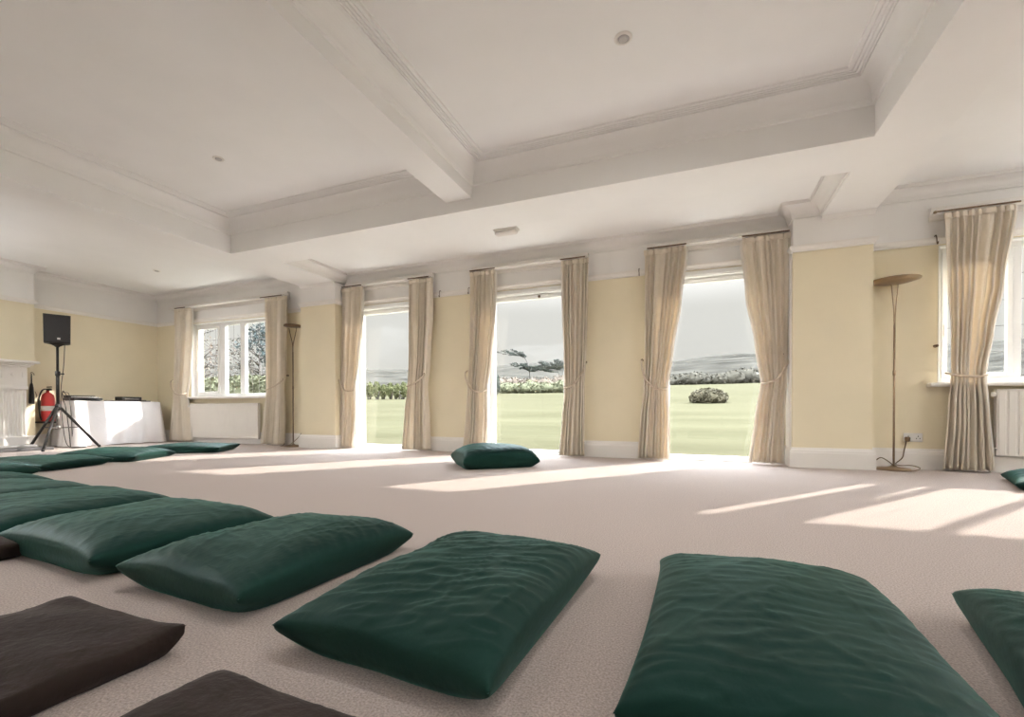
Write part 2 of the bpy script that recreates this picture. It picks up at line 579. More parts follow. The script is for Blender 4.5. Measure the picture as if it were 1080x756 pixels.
def window(n, x0, x1, z0, z1, bars, sashes, lead):
    mb = MB()
    j = .06
    mb.box(x0, x0 + j, YG - .035, YG + .035, z0, z1, bev=.006)
    mb.box(x1 - j, x1, YG - .035, YG + .035, z0, z1, bev=.006)
    mb.box(x0 + j, x1 - j, YG - .035, YG + .035, z1 - j, z1, bev=.006)
    mb.box(x0 + j, x1 - j, YG - .035, YG + .035, z0, z0 + j, bev=.006)
    for b0, b1 in bars:
        mb.box(b0, b1, YG - .035, YG + .035, z0 + j, z1 - j, bev=.006)
    # reveals
    mb.box(x0, x0 + .012, YB - .004, YG - .035, z0, z1)
    mb.box(x1 - .012, x1, YB - .004, YG - .035, z0, z1)
    mb.box(x0 + .012, x1 - .012, YB - .004, YG - .035, z1 - .012, z1)
    o = struct(mb.build('window_%d' % n, M_UPVC))
    s = MB().box(x0 - .09, x1 + .09, YB - .10, YG - .035, z0 - .035, z0 + .004, bev=.01)
    s.build('window_sill', M_GLOSS, o)
    edges = [x0 + j] + [e for b in bars for e in b] + [x1 - j]
    for k in range(0, len(edges), 2):
        a, b = edges[k], edges[k + 1]
        if (k // 2) in sashes:
            f = MB()
            w = .045
            f.box(a, a + w, YG - .05, YG - .01, z0 + j, z1 - j, bev=.005)
            f.box(b - w, b, YG - .05, YG - .01, z0 + j, z1 - j, bev=.005)
            f.box(a + w, b - w, YG - .05, YG - .01, z0 + j, z0 + j + w, bev=.005)
            f.box(a + w, b - w, YG - .05, YG - .01, z1 - j - w, z1 - j, bev=.005)
            f.build('sash', M_UPVC, o)
            hd = MB().box((a + .012), (a + .034), YG - .062, YG - .05, 1.35, 1.47, bev=.004)
            hd.build('handle', M_UPVC, o)
        p = MB().box(a, b, YG - .004, YG + .004, z0 + j, z1 - j)
        p.build('pane', M_GLASS, o)
        if lead:
            l = MB()
            nx = max(2, round((b - a) / .17))
            for q in range(1, nx):
                xx = a + (b - a) * q / nx
                l.box(xx - .002, xx + .002, YG - .009, YG - .005, z0 + j, z1 - j)
            nz = round((z1 - z0 - 2 * j) / .24)
            for q in range(1, nz):
                zz = z0 + j + (z1 - z0 - 2 * j) * q / nz
                l.box(a, b, YG - .009, YG - .005, zz - .002, zz + .002)
            l.build('leading', M_STEEL, o)
    return o


window(1, *W0, [(-8.28, -8.14), (-7.74, -7.62)], (0,), True)
window(2, *WR, [(2.88, 2.95), (3.51, 3.575), (4.13, 4.195)], (0,), True)


# ------------------------------------------------------------------ curtains
def lerp_rows(rows, z):
    # rows sorted by z descending: (z, xl, xr)
    if z >= rows[0][0]: return rows[0][1], rows[0][2]
    for a, b in zip(rows, rows[1:]):
        if a[0] >= z >= b[0]:
            t = (a[0] - z) / (a[0] - b[0])
            t = t * t * (3 - 2 * t) * .6 + t * .4
            return a[1] + (b[1] - a[1]) * t, a[2] + (b[2] - a[2]) * t
    return rows[-1][1], rows[-1][2]


YCUR = 5.705


def curtain(label, px, folds, knob, tie_dir, seed, tie_v, full_wrap=False):
    """px: outline rows measured on the curtain plane (v, u_left, u_right), top first"""
    rnd = random.Random(seed)
    rows = []
    for v, ul, ur in px:
        a, b = at(ul, v, YCUR), at(ur, v, YCUR)
        rows.append([(a.z + b.z) / 2, a.x, b.x])
    rows[0][0] = 2.515
    rows[-1][0] = 0.022
    z1, z0 = rows[0][0], rows[-1][0]
    zt = at((px[len(px) // 2][1] + px[len(px) // 2][2]) / 2, tie_v, YCUR).z
    root = thing('curtain', label, 'curtain', ((rows[0][1] + rows[0][2]) / 2, YCUR, 0), 0, 'cream curtains along the window wall')
    ox, oy = root.location.x, root.location.y
    ph = [rnd.uniform(-.5, .5) for _ in range(folds + 3)]
    am = [rnd.uniform(.65, 1.2) for _ in range(folds + 3)]
    drift = rnd.uniform(-.4, .4)

    def surf(s, t):
        z = z1 + (z0 - z1) * t
        xl, xr = lerp_rows(rows, z)
        k = s * folds
        i = int(min(k, folds - 1e-6)) + 1
        loc = k - (i - 1)
        amp = (am[i] * (1 - loc) + am[i + 1] * loc)
        a = 2 * PI * (k + .26 * math.sin(2 * PI * s * 1.6 + seed * 1.7) + .14 * math.sin(2 * PI * s * 3.3 + seed) + drift * t * .35)
        head = min(1, (z1 - z) / .12)
        near = math.exp(-((z - zt) / .16) ** 2)
        width = xr - xl
        A = (.016 + .018 * head) * amp * (1 - .30 * near)
        w = 1 - 2 * (.5 - .5 * math.sin(a)) ** 2.2 + .20 * math.sin(2 * a + ph[i]) + .10 * math.sin(3.1 * a + seed) * t
        y = -A * w * (.75 + .35 * t)
        y += .012 * noise.noise(Vector((s * 3 + seed, z * 1.7, .3)))
        y -= .01 * near
        dx = .010 * math.cos(a) * head + .012 * noise.noise(Vector((s * 2.1 + seed * 3, z * 1.1, 7.7))) * t
        hem = 0.012 * noise.noise(Vector((s * 5 + seed, 2.2, 1.1))) * max(0, (t - .9) * 10)
        return (xl + width * s + dx - ox, y, z + hem)

    mb = MB().grid(surf, folds * 18, 70)
    # wrapped back edge so that the cloth has depth: lining sheet behind
    c = mb.build('drape', M_CURTAIN, root)
    md = c.modifiers.new('thickness', 'SOLIDIFY')
    md.thickness = .006
    md.offset = 1
    # pale lining showing along the edge towards the window
    es = 1.0 if (tie_dir < 0) else 0.0
    sg = 1 if es else -1

    def edge(s_, t):
        p = surf(es, t)
        return (p[0] + sg * (-.012 + .034 * s_), p[1] + .010 + .012 * s_ + .004 * math.sin(t * 23 + seed), p[2])
    lb = MB().grid(edge, 3, 70)
    lo = lb.build('lining', M_LINING, root)
    md = lo.modifiers.new('thickness', 'SOLIDIFY')
    md.thickness = .004
    # pleat heading tape at the top
    hb = MB()
    nseg = folds * 18

    def head(s, t):
        p = surf(s, 0.0)
        return (p[0], p[1] - .0045, z1 + .010 - t * .06)
    hb.grid(head, nseg, 3)
    ho = hb.build('pleated_heading', M_CURTAIN, root)
    md = ho.modifiers.new('thickness', 'SOLIDIFY')
    md.thickness = .006
    # tieback
    if tie_v:
        xl, xr = lerp_rows(rows, zt)
        kx = at(knob[0], knob[1], YB).x - ox
        kz = at(knob[0], knob[1], YB).z
        if full_wrap:
            pts = [(xl - ox - .015, .02, zt + .03), (xl - ox + .005, -.05, zt + .012), ((xl + xr) / 2 - ox - .05, -.072, zt - .006),
                   ((xl + xr) / 2 - ox + .06, -.072, zt - .014), (xr - ox, -.05, zt + .0), (xr - ox + .02, .02, zt + .02)]
        elif tie_dir < 0:                  # knob on the left of the curtain
            pts = [(kx, .105, kz), (kx + .004, .02, kz - .05), (xl - ox + .01, -.055, (kz + zt) / 2 - .03), ((xl + xr) / 2 - ox, -.075, zt + .01),
                   (xr - ox - .01, -.055, zt - .005), (xr - ox + .012, .02, zt + .03)]
        else:
            pts = [(kx, .105, kz), (kx - .004, .02, kz - .05), (xr - ox - .02, -.055, (kz + zt) / 2 + .02), ((xl + xr) / 2 - ox, -.075, zt + .04),
                   (xl - ox + .01, -.055, zt - .005), (xl - ox - .012, .02, zt + .02)]
        t = MB().tube(spline(pts, 8), .0115, 8)
        t.build('tieback', M_ROPE, root)
    return root


def hook(label, u, v):
    p = at(u, v, YB)
    r = thing('tieback_hook', label, 'hook', (p.x, YB, p.z), 0, 'dark knobs holding the tiebacks')
    MB().lathe([(0.0, -.005), (.016, -.005), (.016, 0)], (0, 0, 0), 14, axis='y').build('rose', M_BRASSD, r)
    MB().lathe([(0, -.05), (.010, -.049), (.015, -.042), (.013, -.032), (.006, -.026), (.006, -.004)], (0, 0, 0), 12, axis='y').build('knob', M_BRASSD, r)


curtain('narrow cream curtain left of the leaded window, beside the white tablecloth',
        [(327, 184.5, 200.5), (350, 185, 200.5), (380, 184.5, 198.5), (416, 184, 195.5), (440, 182, 198), (463, 180, 200)], 4, (186, 400), -1, 1, 416)
curtain('cream curtain right of the leaded window, beside the slim uplighter lamp',
        [(317, 280.5, 303.5), (350, 281, 302.5), (380, 281.5, 302), (410, 282, 301), (440, 279, 301), (469, 276.5, 300.5)], 5, (304, 396), 1, 2, 411)
curtain('cream curtain left of the leftmost garden door, against the left pier',
        [(304, 360, 383), (340, 360, 381), (380, 360, 377), (412, 360, 374), (440, 359, 374), (472, 358, 372)], 4, (358.5, 388), -1, 3, 412)
curtain('cream curtain right of the leftmost garden door, facing the hedge view',
        [(295, 432, 456), (340, 432, 455.5), (375, 432, 453), (408, 431, 450.5), (440, 428, 451.5), (475, 425.5, 453)], 6, (450.5, 389), 1, 4, 407)
curtain('cream curtain left of the middle garden door, above the lone cushion',
        [(288, 496.5, 522), (330, 496.5, 520.5), (375, 495.5, 516), (412, 494, 511.5), (440, 492, 512), (477, 489, 511)], 6, (494, 391), -1, 5, 413)
curtain('cream curtain right of the middle garden door, beside the wind-bent trees',
        [(276, 592, 621), (330, 593, 620), (375, 595, 618.5), (412, 596, 616.5), (445, 593, 616.5), (481, 590, 617)], 6, (618, 382), 1, 6, 409)
curtain('cream curtain left of the rightmost garden door, drawn in beside the bush view',
        [(262, 679.5, 723.5), (320, 680, 716), (370, 680, 708), (410, 679, 702.5), (440, 676, 704), (482, 673, 704.5)], 7, (677.5, 380), -1, 7, 410)
curtain('cream curtain right of the rightmost garden door, against the right pier',
        [(249, 783, 836.5), (310, 789, 836), (365, 799, 832), (403, 805, 830.5), (440, 799, 829), (481, 792, 828)], 7, (831.5, 373), 1, 8, 404)
curtain('wide cream curtain tied at the waist beside the brass floor lamp',
        [(226, 994.5, 1071), (300, 997, 1057), (350, 1000, 1046), (395, 1001, 1037), (430, 997, 1042), (488, 991, 1047.5)], 8, (986, 365), -1, 9, 396, True)

for lab, u, v in (('dark knob on the wall right of the leftmost garden door', 450.5, 389),
                  ('dark knob on the wall right of the middle garden door', 618, 382),
                  ('dark knob on the wall left of the rightmost garden door', 677.5, 380),
                  ('dark knob on the wall between brass lamp and wide curtain', 986, 365),
                  ('dark knob on the wall right of the leaded window curtain', 304, 396)):
    hook(lab, u, v)
p = at(831.5, 373, YB - .1)
r = thing('tieback_hook', 'dark knob on the white lining board by the right pier', 'hook', (PR0 - .02, YB - .09, p.z), 0, 'dark knobs holding the tiebacks')
MB().lathe([(.0, -.004), (.014, -.004), (.014, 0)], (0, 0, 0), 12, axis='x').build('rose', M_BRASSD, r)
MB().lathe([(0, -.04), (.012, -.038), (.013, -.028), (.005, -.02), (.005, -.003)], (0, 0, 0), 12, axis='x').build('knob', M_BRASSD, r)


def rail(label, x0, x1, z, spans=()):
    r = thing('curtain_rail', label, 'curtain rail', ((x0 + x1) / 2, YB, z), 0, 'curtain rails above the windows')
    c = (x0 + x1) / 2
    L = (x1 - x0) / 2
    b = MB().sweep([(-L, 0), (L, 0)], [(0, -.03), (.020, -.03), (.022, -.012), (.03, .0), (.03, .045), (.05, .062), (.058, .075), (.058, .095), (0, .10)])
    b.build('back_board', M_GLOSS, r)
    t = MB().box(-L, L, -.150, -.058, .012, .030, bev=.004)
    t.build('top_board', M_GLOSS, r)
    for a, e in spans:
        u = MB().box(a - c, e - c, -.158, -.145, .008, .022, bev=.002)
        u.build('track', M_BRASSD, r)
    return r


rail('curtain rail above the leaded window', -9.40, -6.42, 2.525, ((-9.2, -8.9), (-6.95, -6.44)))
rail('curtain rail above the leftmost garden door', -5.18, -3.56, 2.525, ((-5.16, -4.78), (-3.93, -3.57)))
rail('curtain rail above the middle garden door', -2.92, -1.26, 2.525, ((-2.90, -2.52), (-1.60, -1.27)))
rail('curtain rail above the rightmost garden door', -.53, .965, 2.525, ((-.52, -.08), (.50, .96)))
rr = rail('curtain rail above the wide curtain at the right edge', 2.20, 4.9, 2.525, ((2.20, 2.82),))
MB().lathe([(0, -.012), (.012, -.006), (.015, .004), (.010, .016), (0, .02)], (-1.36, -.15, .012), 12, axis='x').build('finial', M_BRASSD, rr)


def pic_hook(label, u, v):
    p = at(u, v, YB - .03)
    o = MB().tube(spline([(p.x, YB - .004, ZRAIL + .082), (p.x, YB - .03, ZRAIL + .085), (p.x, YB - .046, ZRAIL + .06), (p.x + .004, YB - .046, ZRAIL + .0),
                          (p.x + .004, YB - .062, ZRAIL - .01), (p.x + .004, YB - .07, ZRAIL + .012)], 5), .0045, 6).build('picture_hook', M_BRASSD)
    tag(o, label, 'hook', 'picture rail hooks')


pic_hook('small brass hook on the picture rail right of the leftmost garden door', 464, 308)
pic_hook('small brass hook on the picture rail left of the middle garden door', 494.5, 305)
pic_hook('small brass hook on the picture rail left of the rightmost garden door', 674, 284)
pic_hook('small brass hook on the picture rail above the brass floor lamp', 987, 256)


# ------------------------------------------------------------------ cushions
def cushion(name, label, m, c, half, T, rz, seed, group, zm=.055, res=56, pinch=.035, lift=0.0, puff=.40, wr=1.0):
    rnd = random.Random(seed)
    a, b = half
    off = Vector((rnd.uniform(0, 50), rnd.uniform(0, 50), rnd.uniform(0, 50)))
    ang = rnd.uniform(-.5, .5)
    ridge = [(rnd.uniform(-.7, .7), rnd.uniform(-.6, .6), rnd.uniform(-.8, .8) + PI / 2, rnd.uniform(.35, .7), rnd.uniform(.5, 1)) for _ in range(7)]
    earj = [rnd.uniform(-.02, .02) for _ in range(4)]

    def plan(u, v):
        # slightly hollow sides and drawn-out corners
        x = a * u * (1 - pinch * (1 - v * v) * abs(u) ** 3)
        y = b * v * (1 - pinch * (1 - u * u) * abs(v) ** 3)
        e = 1 + .03 * abs(u * v) ** 5
        return x * e, y * e

    def body(u, v):
        return max(0.0, (1 - abs(u) ** 3.2) * (1 - abs(v) ** 3.2)) ** puff

    def edgez(u, v):
        corner = (abs(u) * abs(v)) ** 4
        k = (0 if u < 0 else 1) + (0 if v < 0 else 2)
        return zm + .010 * noise.noise(Vector((u * 1.3, v * 1.3, seed))) + corner * (lift + earj[k])

    def wrinkle(u, v):
        p = Vector((u * a / .35, v * b / .45, 0))
        d = .0
        q = Vector((p.x * math.cos(ang) - p.y * math.sin(ang), p.x * math.sin(ang) + p.y * math.cos(ang), 0))
        d += .006 * noise.noise(Vector((q.x * 1.6, q.y * 2.2, 0)) + off)
        d += .0028 * noise.noise(Vector((q.x * 3.0, q.y * 11.0 + 1.6 * noise.noise(q * 2.5 + off), 1)) + off)
        rg = 1 - abs(noise.noise(Vector((q.x * 3.0, q.y * 11, 3)) + off)) * 2
        d += .0035 * max(0, rg) ** 3
        for rx, ry, ra, rl, rw in ridge:
            dx, dy = p.x - rx, p.y - ry
            l = dx * math.cos(ra) + dy * math.sin(ra)
            t = -dx * math.sin(ra) + dy * math.cos(ra) + .12 * l * l
            d += .0026 * rw * math.exp(-(t / .022) ** 2) * max(0, 1 - (l / rl) ** 2)
        return d * wr

    def top(s, t):
        u, v = 2 * s - 1, 2 * t - 1
        u, v = math.sin(u * PI / 2) * .35 + u * .65, math.sin(v * PI / 2) * .35 + v * .65
        x, y = plan(u, v)
        B = body(u, v)
        bulge = 1 + .02 * B
        z = edgez(u, v) + (T - zm) * B * (.94 + .10 * noise.noise(Vector((u * 1.1, v * 1.1, 9)) + off)) + wrinkle(u, v) * min(1, B * 1.6)
        return (x * bulge, y * bulge, max(z, .012))

    def bot(s, t):
        u, v = 2 * s - 1, 2 * t - 1
        u, v = math.sin(u * PI / 2) * .35 + u * .65, math.sin(v * PI / 2) * .35 + v * .65
        x, y = plan(u, v)
        B = body(u, v)
        z = max(.003, edgez(u, v) - (zm + .02) * min(1, B * 1.5))
        e = top(s, t)
        if B < 1e-6: return e
        return (x * 1.005, y * 1.005, min(z, e[2] - .001))

    mb = MB().grid(top, res, res).grid(bot, res, res, flip=True)
    o = mb.build(name, m, None, (c[0], c[1], 0), rz)
    import bmesh
    bm = bmesh.new(); bm.from_mesh(o.data)
    bmesh.ops.remove_doubles(bm, verts=bm.verts[:], dist=.0004)
    bm.to_mesh(o.data); bm.free()
    tag(o, label, 'cushion', group)
    return o


R = math.radians
G1 = 'green floor cushions set out in a ring'
G2 = 'black floor cushions inside the ring'
cushion('floor_cushion', 'big green floor cushion in the front row, right of centre and nearest the camera', M_GREEN, (.19, 1.26), (.302, .455), .155, R(-1), 11, G1, res=100, zm=.06)
cushion('floor_cushion', 'green floor cushion in the front row with crumpled top, left of the nearest one', M_GREEN, (-.633, 1.235), (.29, .43), .155, R(-3), 12, G1, res=100, zm=.065, wr=1.5)
cushion('floor_cushion', 'green floor cushion in the front row, left of the crumpled one, behind the black-brown mats', M_GREEN, (-1.462, 1.295), (.305, .385), .155, R(-3), 13, G1, res=90, zm=.07)
cushion('floor_cushion', 'plump green floor cushion fifth from the right in the front row', M_GREEN, (-2.31, 1.30), (.41, .36), .158, R(-4), 14, G1, res=80, zm=.07)
cushion('floor_cushion', 'long green cushion sixth from the right in the front row, cut by left edge', M_GREEN, (-3.18, 1.32), (.42, .42), .158, R(-3), 15, G1, res=70, zm=.07)
cushion('floor_cushion', 'green cushion seventh from the right in the front row, cut by left edge', M_GREEN, (-3.99, 1.36), (.42, .42), .152, R(2), 16, G1, zm=.07)
cushion('floor_cushion', 'dark green cushion eighth from the right in the front row, barely showing', M_GREEN, (-4.84, 1.47), (.42, .41), .148, R(4), 17, G1, zm=.065)
cushion('floor_cushion', 'small sunlit tip of a green cushion at the left photo edge', M_GREEN, (-5.90, 1.82), (.38, .38), .14, R(20), 18, G1)
cushion('floor_cushion', 'dark green floor cushion at the left edge in front of the tripod stand', M_GREEN, (-6.40, 2.56), (.50, .36), .12, R(18), 19, G1)
cushion('floor_cushion', 'half sunlit turquoise-looking cushion in front of the white tablecloth', M_GREEN, (-6.58, 3.36), (.46, .40), .14, R(30), 20, G1)
cushion('floor_cushion', 'farthest dark green cushion, flat, in front of the leaded window curtain', M_GREEN, (-6.82, 4.42), (.52, .36), .12, R(32), 21, G1)
solo = cushion('floor_cushion', 'lone plump green cushion on the carpet in front of the middle garden door', M_GREEN, (-2.02, 4.52), (.40, .33), .245, R(40), 22, G1, res=70, zm=.09)
cushion('floor_cushion', 'green cushion corner in sunlight at the right edge below the radiator', M_GREEN, (2.74, 4.74), (.40, .40), .13, R(-20), 23, G1)
cushion('floor_cushion', 'green cushion at the right edge of the front row, cut by the photo edge', M_GREEN, (.925, 1.20), (.33, .42), .155, R(-14), 24, G1, res=80, zm=.075)
cushion('meditation_mat', 'black-brown square mat at the lower left below the plump green cushion', M_BLACK, (-1.45, .59), (.27, .16), .075, R(-2), 31, G2, res=70, zm=.045, wr=.5, puff=.3, lift=.012)
cushion('meditation_mat', 'black-brown mat at the bottom edge, its peak pointing at the crumpled green cushion', M_BLACK, (-.68, .45), (.26, .20), .085, R(-3), 32, G2, res=70, zm=.045, wr=.5, puff=.3)
cushion('meditation_mat', 'black mat tip just inside the left edge, above the square black-brown mat', M_BLACK, (-2.82, .80), (.30, .18), .085, R(5), 33, G2, zm=.05, wr=.5)
# dark cloth end beside the lone cushion
fl = MB().grid(lambda s, t: (-.06 + .12 * s, -.04 + .08 * t, .014 + .018 * math.sin(PI * s) * math.sin(PI * t) + .01 * noise.noise(Vector((s * 4, t * 4, 2)))), 12, 10)
fl.grid(lambda s, t: (-.06 + .12 * s, -.04 + .08 * t, .003), 12, 10, flip=True)
fo = fl.build('folded_cloth', M_FLAP, None, (-1.70, 4.98, 0), R(20))
tag(fo, 'small dark plum cloth lying behind the lone green cushion', 'cloth')


# ------------------------------------------------------------------ brass torchiere lamps
def torchiere(label, x, y, top, dish, m, cable_to=None, fk=.028):
    r = thing('floor_lamp', label, 'lamp', (x, y, 0), 0, 'uplighter floor lamps')
    MB().lathe([(0, .0), (.135, .0), (.14, .008), (.135, .02), (.07, .028), (.03, .036), (.018, .05), (.0, .05)], seg=32).build('base', m, r)
    MB().tube([(0, 0, .04), (0, 0, top - .42)], .0095, 10).tube([(0, 0, .95), (0, 0, 1.0)], .0125, 10).build('pole', m, r)
    for sx in (-1, 1):
        MB().tube(spline([(sx * .004, 0, top - .44), (sx * .006, 0, top - .3), (sx * fk * .7, 0, top - .12), (sx * fk, 0, top - .02)], 5), .0055, 8).build('fork_rod', m, r)
    d = MB().lathe([(.0, top - .014), (.05, top - .012), (.14, top - .002), (dish, top + .018), (dish, top + .022), (.13, top + .004), (0, top - .006)], seg=36)
    d.build('dish_shade', m, r)
    if cable_to is not None:
        cx, cy, cz = cable_to[0] - x, cable_to[1] - y, cable_to[2]
        pts = [(.0, -.02, .04), (-.07, -.03, .10), (-.13, -.04, .12), (-.20, -.03, .03), (-.17, -.10, .012), (-.04, -.16, .012), (.10, -.15, .012),
               (.19, -.06, .03), (.15, .0, .05), (.05, -.02, .05), (.03, .04, .06), (.09, .06, .12), (cx - .02, cy - .02, cz - .12), (cx, cy - .02, cz - .02)]
        MB().tube(spline(pts, 7), .005, 6).build('cable', M_BRASSD, r)
        MB().box(cx - .02, cx + .02, cy - .05, cy - .012, cz - .035, cz + .015, bev=.008).build('plug', M_BRASSD, r)
    return r


torchiere('tall brass uplighter floor lamp with a dish shade beside the right pier', 1.875, 5.665, 1.885, .205, M_BRASS, (2.03, YB, .315))
torchiere('slim dark uplighter lamp half hidden between curtain and left pier', -6.15, 5.64, 1.985, .135, M_BRASSD, None, .085)
c = MB().tube(spline([(-6.30, 5.60, .05), (-6.36, 5.62, .012), (-6.30, 5.52, .012), (-6.16, 5.54, .02), (-6.10, 5.70, .15), (-6.07, 5.78, .30)], 6), .006, 6).build('cable', M_BRASSD)
c.parent = [o for o in COL.objects if o.name.startswith('floor_lamp')][-1]
c.matrix_parent_inverse = Matrix.Translation((6.15, -5.64, 0))

ups = []  # unseen uplighters, added as fill to brighten ceiling and room
for lx, ly, pw, lab in ((5.5, 4.9, 430, 'unseen brass uplighter added as fill in the far right window corner'), (5.6, 1.2, 750, 'unseen brass uplighter added as fill by the right wall'),
                    (-9.3, .3, 2000, 'unseen brass uplighter added as fill by the left wall before the chimney breast'),
                    (-5.0, -3.6, 450, 'unseen brass uplighter added as fill by the rear wall on the left'), (2.8, -3.6, 300, 'unseen brass uplighter added as fill by the rear wall on the right')):
    torchiere(lab, lx, ly, 1.885, .205, M_BRASS)
    ld = bpy.data.lights.new('fill_uplight', 'SPOT')
    ld.energy = pw
    ld.spot_size = R(160); ld.spot_blend = .8; ld.shadow_soft_size = .1
    ld.color = (.92, .98, 1.06)
    o = bpy.data.objects.new('fill_uplight', ld)
    COL.objects.link(o)
    o.location = (lx, ly, 1.96)
    o.rotation_euler = (PI, 0, 0)

# wall socket
s = thing('wall_socket', 'white double wall socket above the skirting beside the brass lamp', 'socket', (2.085, YB, .322))
MB().box(-.078, .078, -.012, 0, -.045, .045, bev=.006).build('plate', M_SOCKET, s)
for sx in (-.04, .04):
    k = MB()
    for dx, dz in ((-.014, -.01), (.014, -.01), (0, .012)):
        k.box(sx + dx - .0035, sx + dx + .0035, -.0135, -.011, dz - .006, dz + .006)
    k.build('pin_holes', M_BLACKPL, s)
    MB().box(sx - .009, sx + .009, -.017, -.012, .022, .036, bev=.002).build('switch', M_SOCKET, s)


# ------------------------------------------------------------------ radiators
def radiator(label, x0, x1, z0, z1, pitch, depth):
    r = thing('radiator', label, 'radiator', ((x0 + x1) / 2, YB, 0), 0, None)
    L = (x1 - x0) / 2
    n = max(2, int((x1 - x0) / pitch))
    yf = -.080
    mb = MB()

    def fn(s, t):
        k = (s * n) % 1.0
        e = min(1, max(0, (abs(k - .5) - .30) / .12))
        ed = min(1, t / .05, (1 - t) / .05)
        return (-L + 2 * L * s, yf + depth * e * ed, z0 + (z1 - z0) * t)
    mb.grid(fn, n * 10, 24, smooth=False)
    mb.box(-L, L, yf + depth + .002, -.035, z0, z1)
    mb.build('panel', M_RADW, r)
    g = MB()
    g.box(-L - .004, L + .004, yf - .004, -.032, z1, z1 + .012, bev=.003)
    g.box(-L - .006, -L, yf - .002, -.032, z0 + .02, z1, bev=.002)
    g.box(L, L + .006, yf - .002, -.032, z0 + .02, z1, bev=.002)
    g.build('casing', M_RADW, r)
    v = MB().tube([(-L - .05, -.08, .0), (-L - .05, -.08, z0 + .07), (-L + .002, -.08, z0 + .07)], .008, 8)
    v.build('pipe', M_RADW, r)
    v = MB().lathe([(.0, -.01), (.018, -.008), (.02, .02), (.016, .035), (0, .037)], (-L - .03, -.08, z1 - .05), 12)
    v.build('valve', M_LABELW, r)
    for sx in (-.7, .7):
        MB().box(sx * L - .02, sx * L + .02, -.036, -.001, z0 + .08, z1 - .08).build('bracket', M_RADW, r)
    return r


radiator('long flat white radiator under the leaded window', -8.88, -7.10, .09, .715, .05, .0015)
radiator('ribbed white radiator under the window at the right edge', 2.70, 4.3, .165, .79, .07, .010)

# ------------------------------------------------------------------ ceiling fittings
def spot(label, x, y, z, rad):
    r = thing('ceiling_spotlight', label, 'spotlight', (x, y, z), 0, 'recessed ceiling spotlights')
    MB().lathe([(rad, .001), (rad, -.004), (rad * .85, -.009), (rad * .62, -.006), (rad * .6, .001)], seg=28).build('bezel', M_GLOSS, r)
    MB().lathe([(rad * .6, -.002), (rad * .52, -.012), (rad * .3, -.014), (0, -.012)], seg=24).build('eyeball', M_STEELF, r)


def lamp(x, y, z, w):  # fill light added just below the ceiling
    ld = bpy.data.lights.new('fill_downlight', 'SPOT')
    ld.energy = w
    ld.spot_size = R(165)
    ld.spot_blend = .7
    ld.shadow_soft_size = .06
    ld.color = (1, .99, .98)
    o = bpy.data.objects.new('fill_downlight', ld)
    COL.objects.link(o)
    o.location = (x, y, z - .02)


for lx, ly, lz in ((-.43, 3.03, ZCOF), (-4.25, 3.03, ZCOF), (-8.08, 4.72, ZOUT), (3.9, 4.5, ZOUT), (-8.08, 2.2, ZOUT)):  # added fill at the visible, unlit spots, and elsewhere without fittings
    lamp(lx, ly, lz, 32 if lx == -8.08 else 20)
for lx, ly, w in ((-.43, 2.0, 64), (-2.75, 1.45, 72), (1.0, 2.0, 46)):  # added fill over the front cushions, from out of view
    lamp(lx, ly, ZCOF, w)

spot('large round ceiling spotlight near the top centre', -.43, 3.03, ZCOF, .058)
spot('small round ceiling spotlight in the left ceiling panel', -4.25, 3.03, ZCOF, .05)
spot('small ceiling spotlight above the tablecloth corner of the room', -8.08, 4.72, ZOUT, .055)

spot('unseen ceiling spotlight added as fill above the nearest green cushions', -.43, 2.0, ZCOF, .058)  # these unseen fittings are made up to carry the front-row fill
spot('unseen ceiling spotlight added as fill above the front cushion row near the middle beam', -2.75, 1.45, ZCOF, .058)
spot('unseen ceiling spotlight added as fill beside the right beam above the front row end', 1.0, 2.0, ZCOF, .058)
e = at(535, 244, 5.15)
em = thing('emergency_light', 'white emergency light box on the ceiling before the middle garden door', 'light fitting', (-2.08, 5.03, ZSTRIP))
MB().box(-.15, .15, -.055, .055, -.02, 0, bev=.006).build('base', M_GLOSS, em)
MB().box(-.14, .14, -.045, .045, -.065, -.02, bev=.018).build('diffuser', M_LABELW, em)

# ------------------------------------------------------------------ fireplace
fp = thing('fireplace', 'white fluted fireplace surround against the chimney breast at the left edge', 'fireplace', (CBX, 2.40, 0))
FW = 1.34                                         # half width


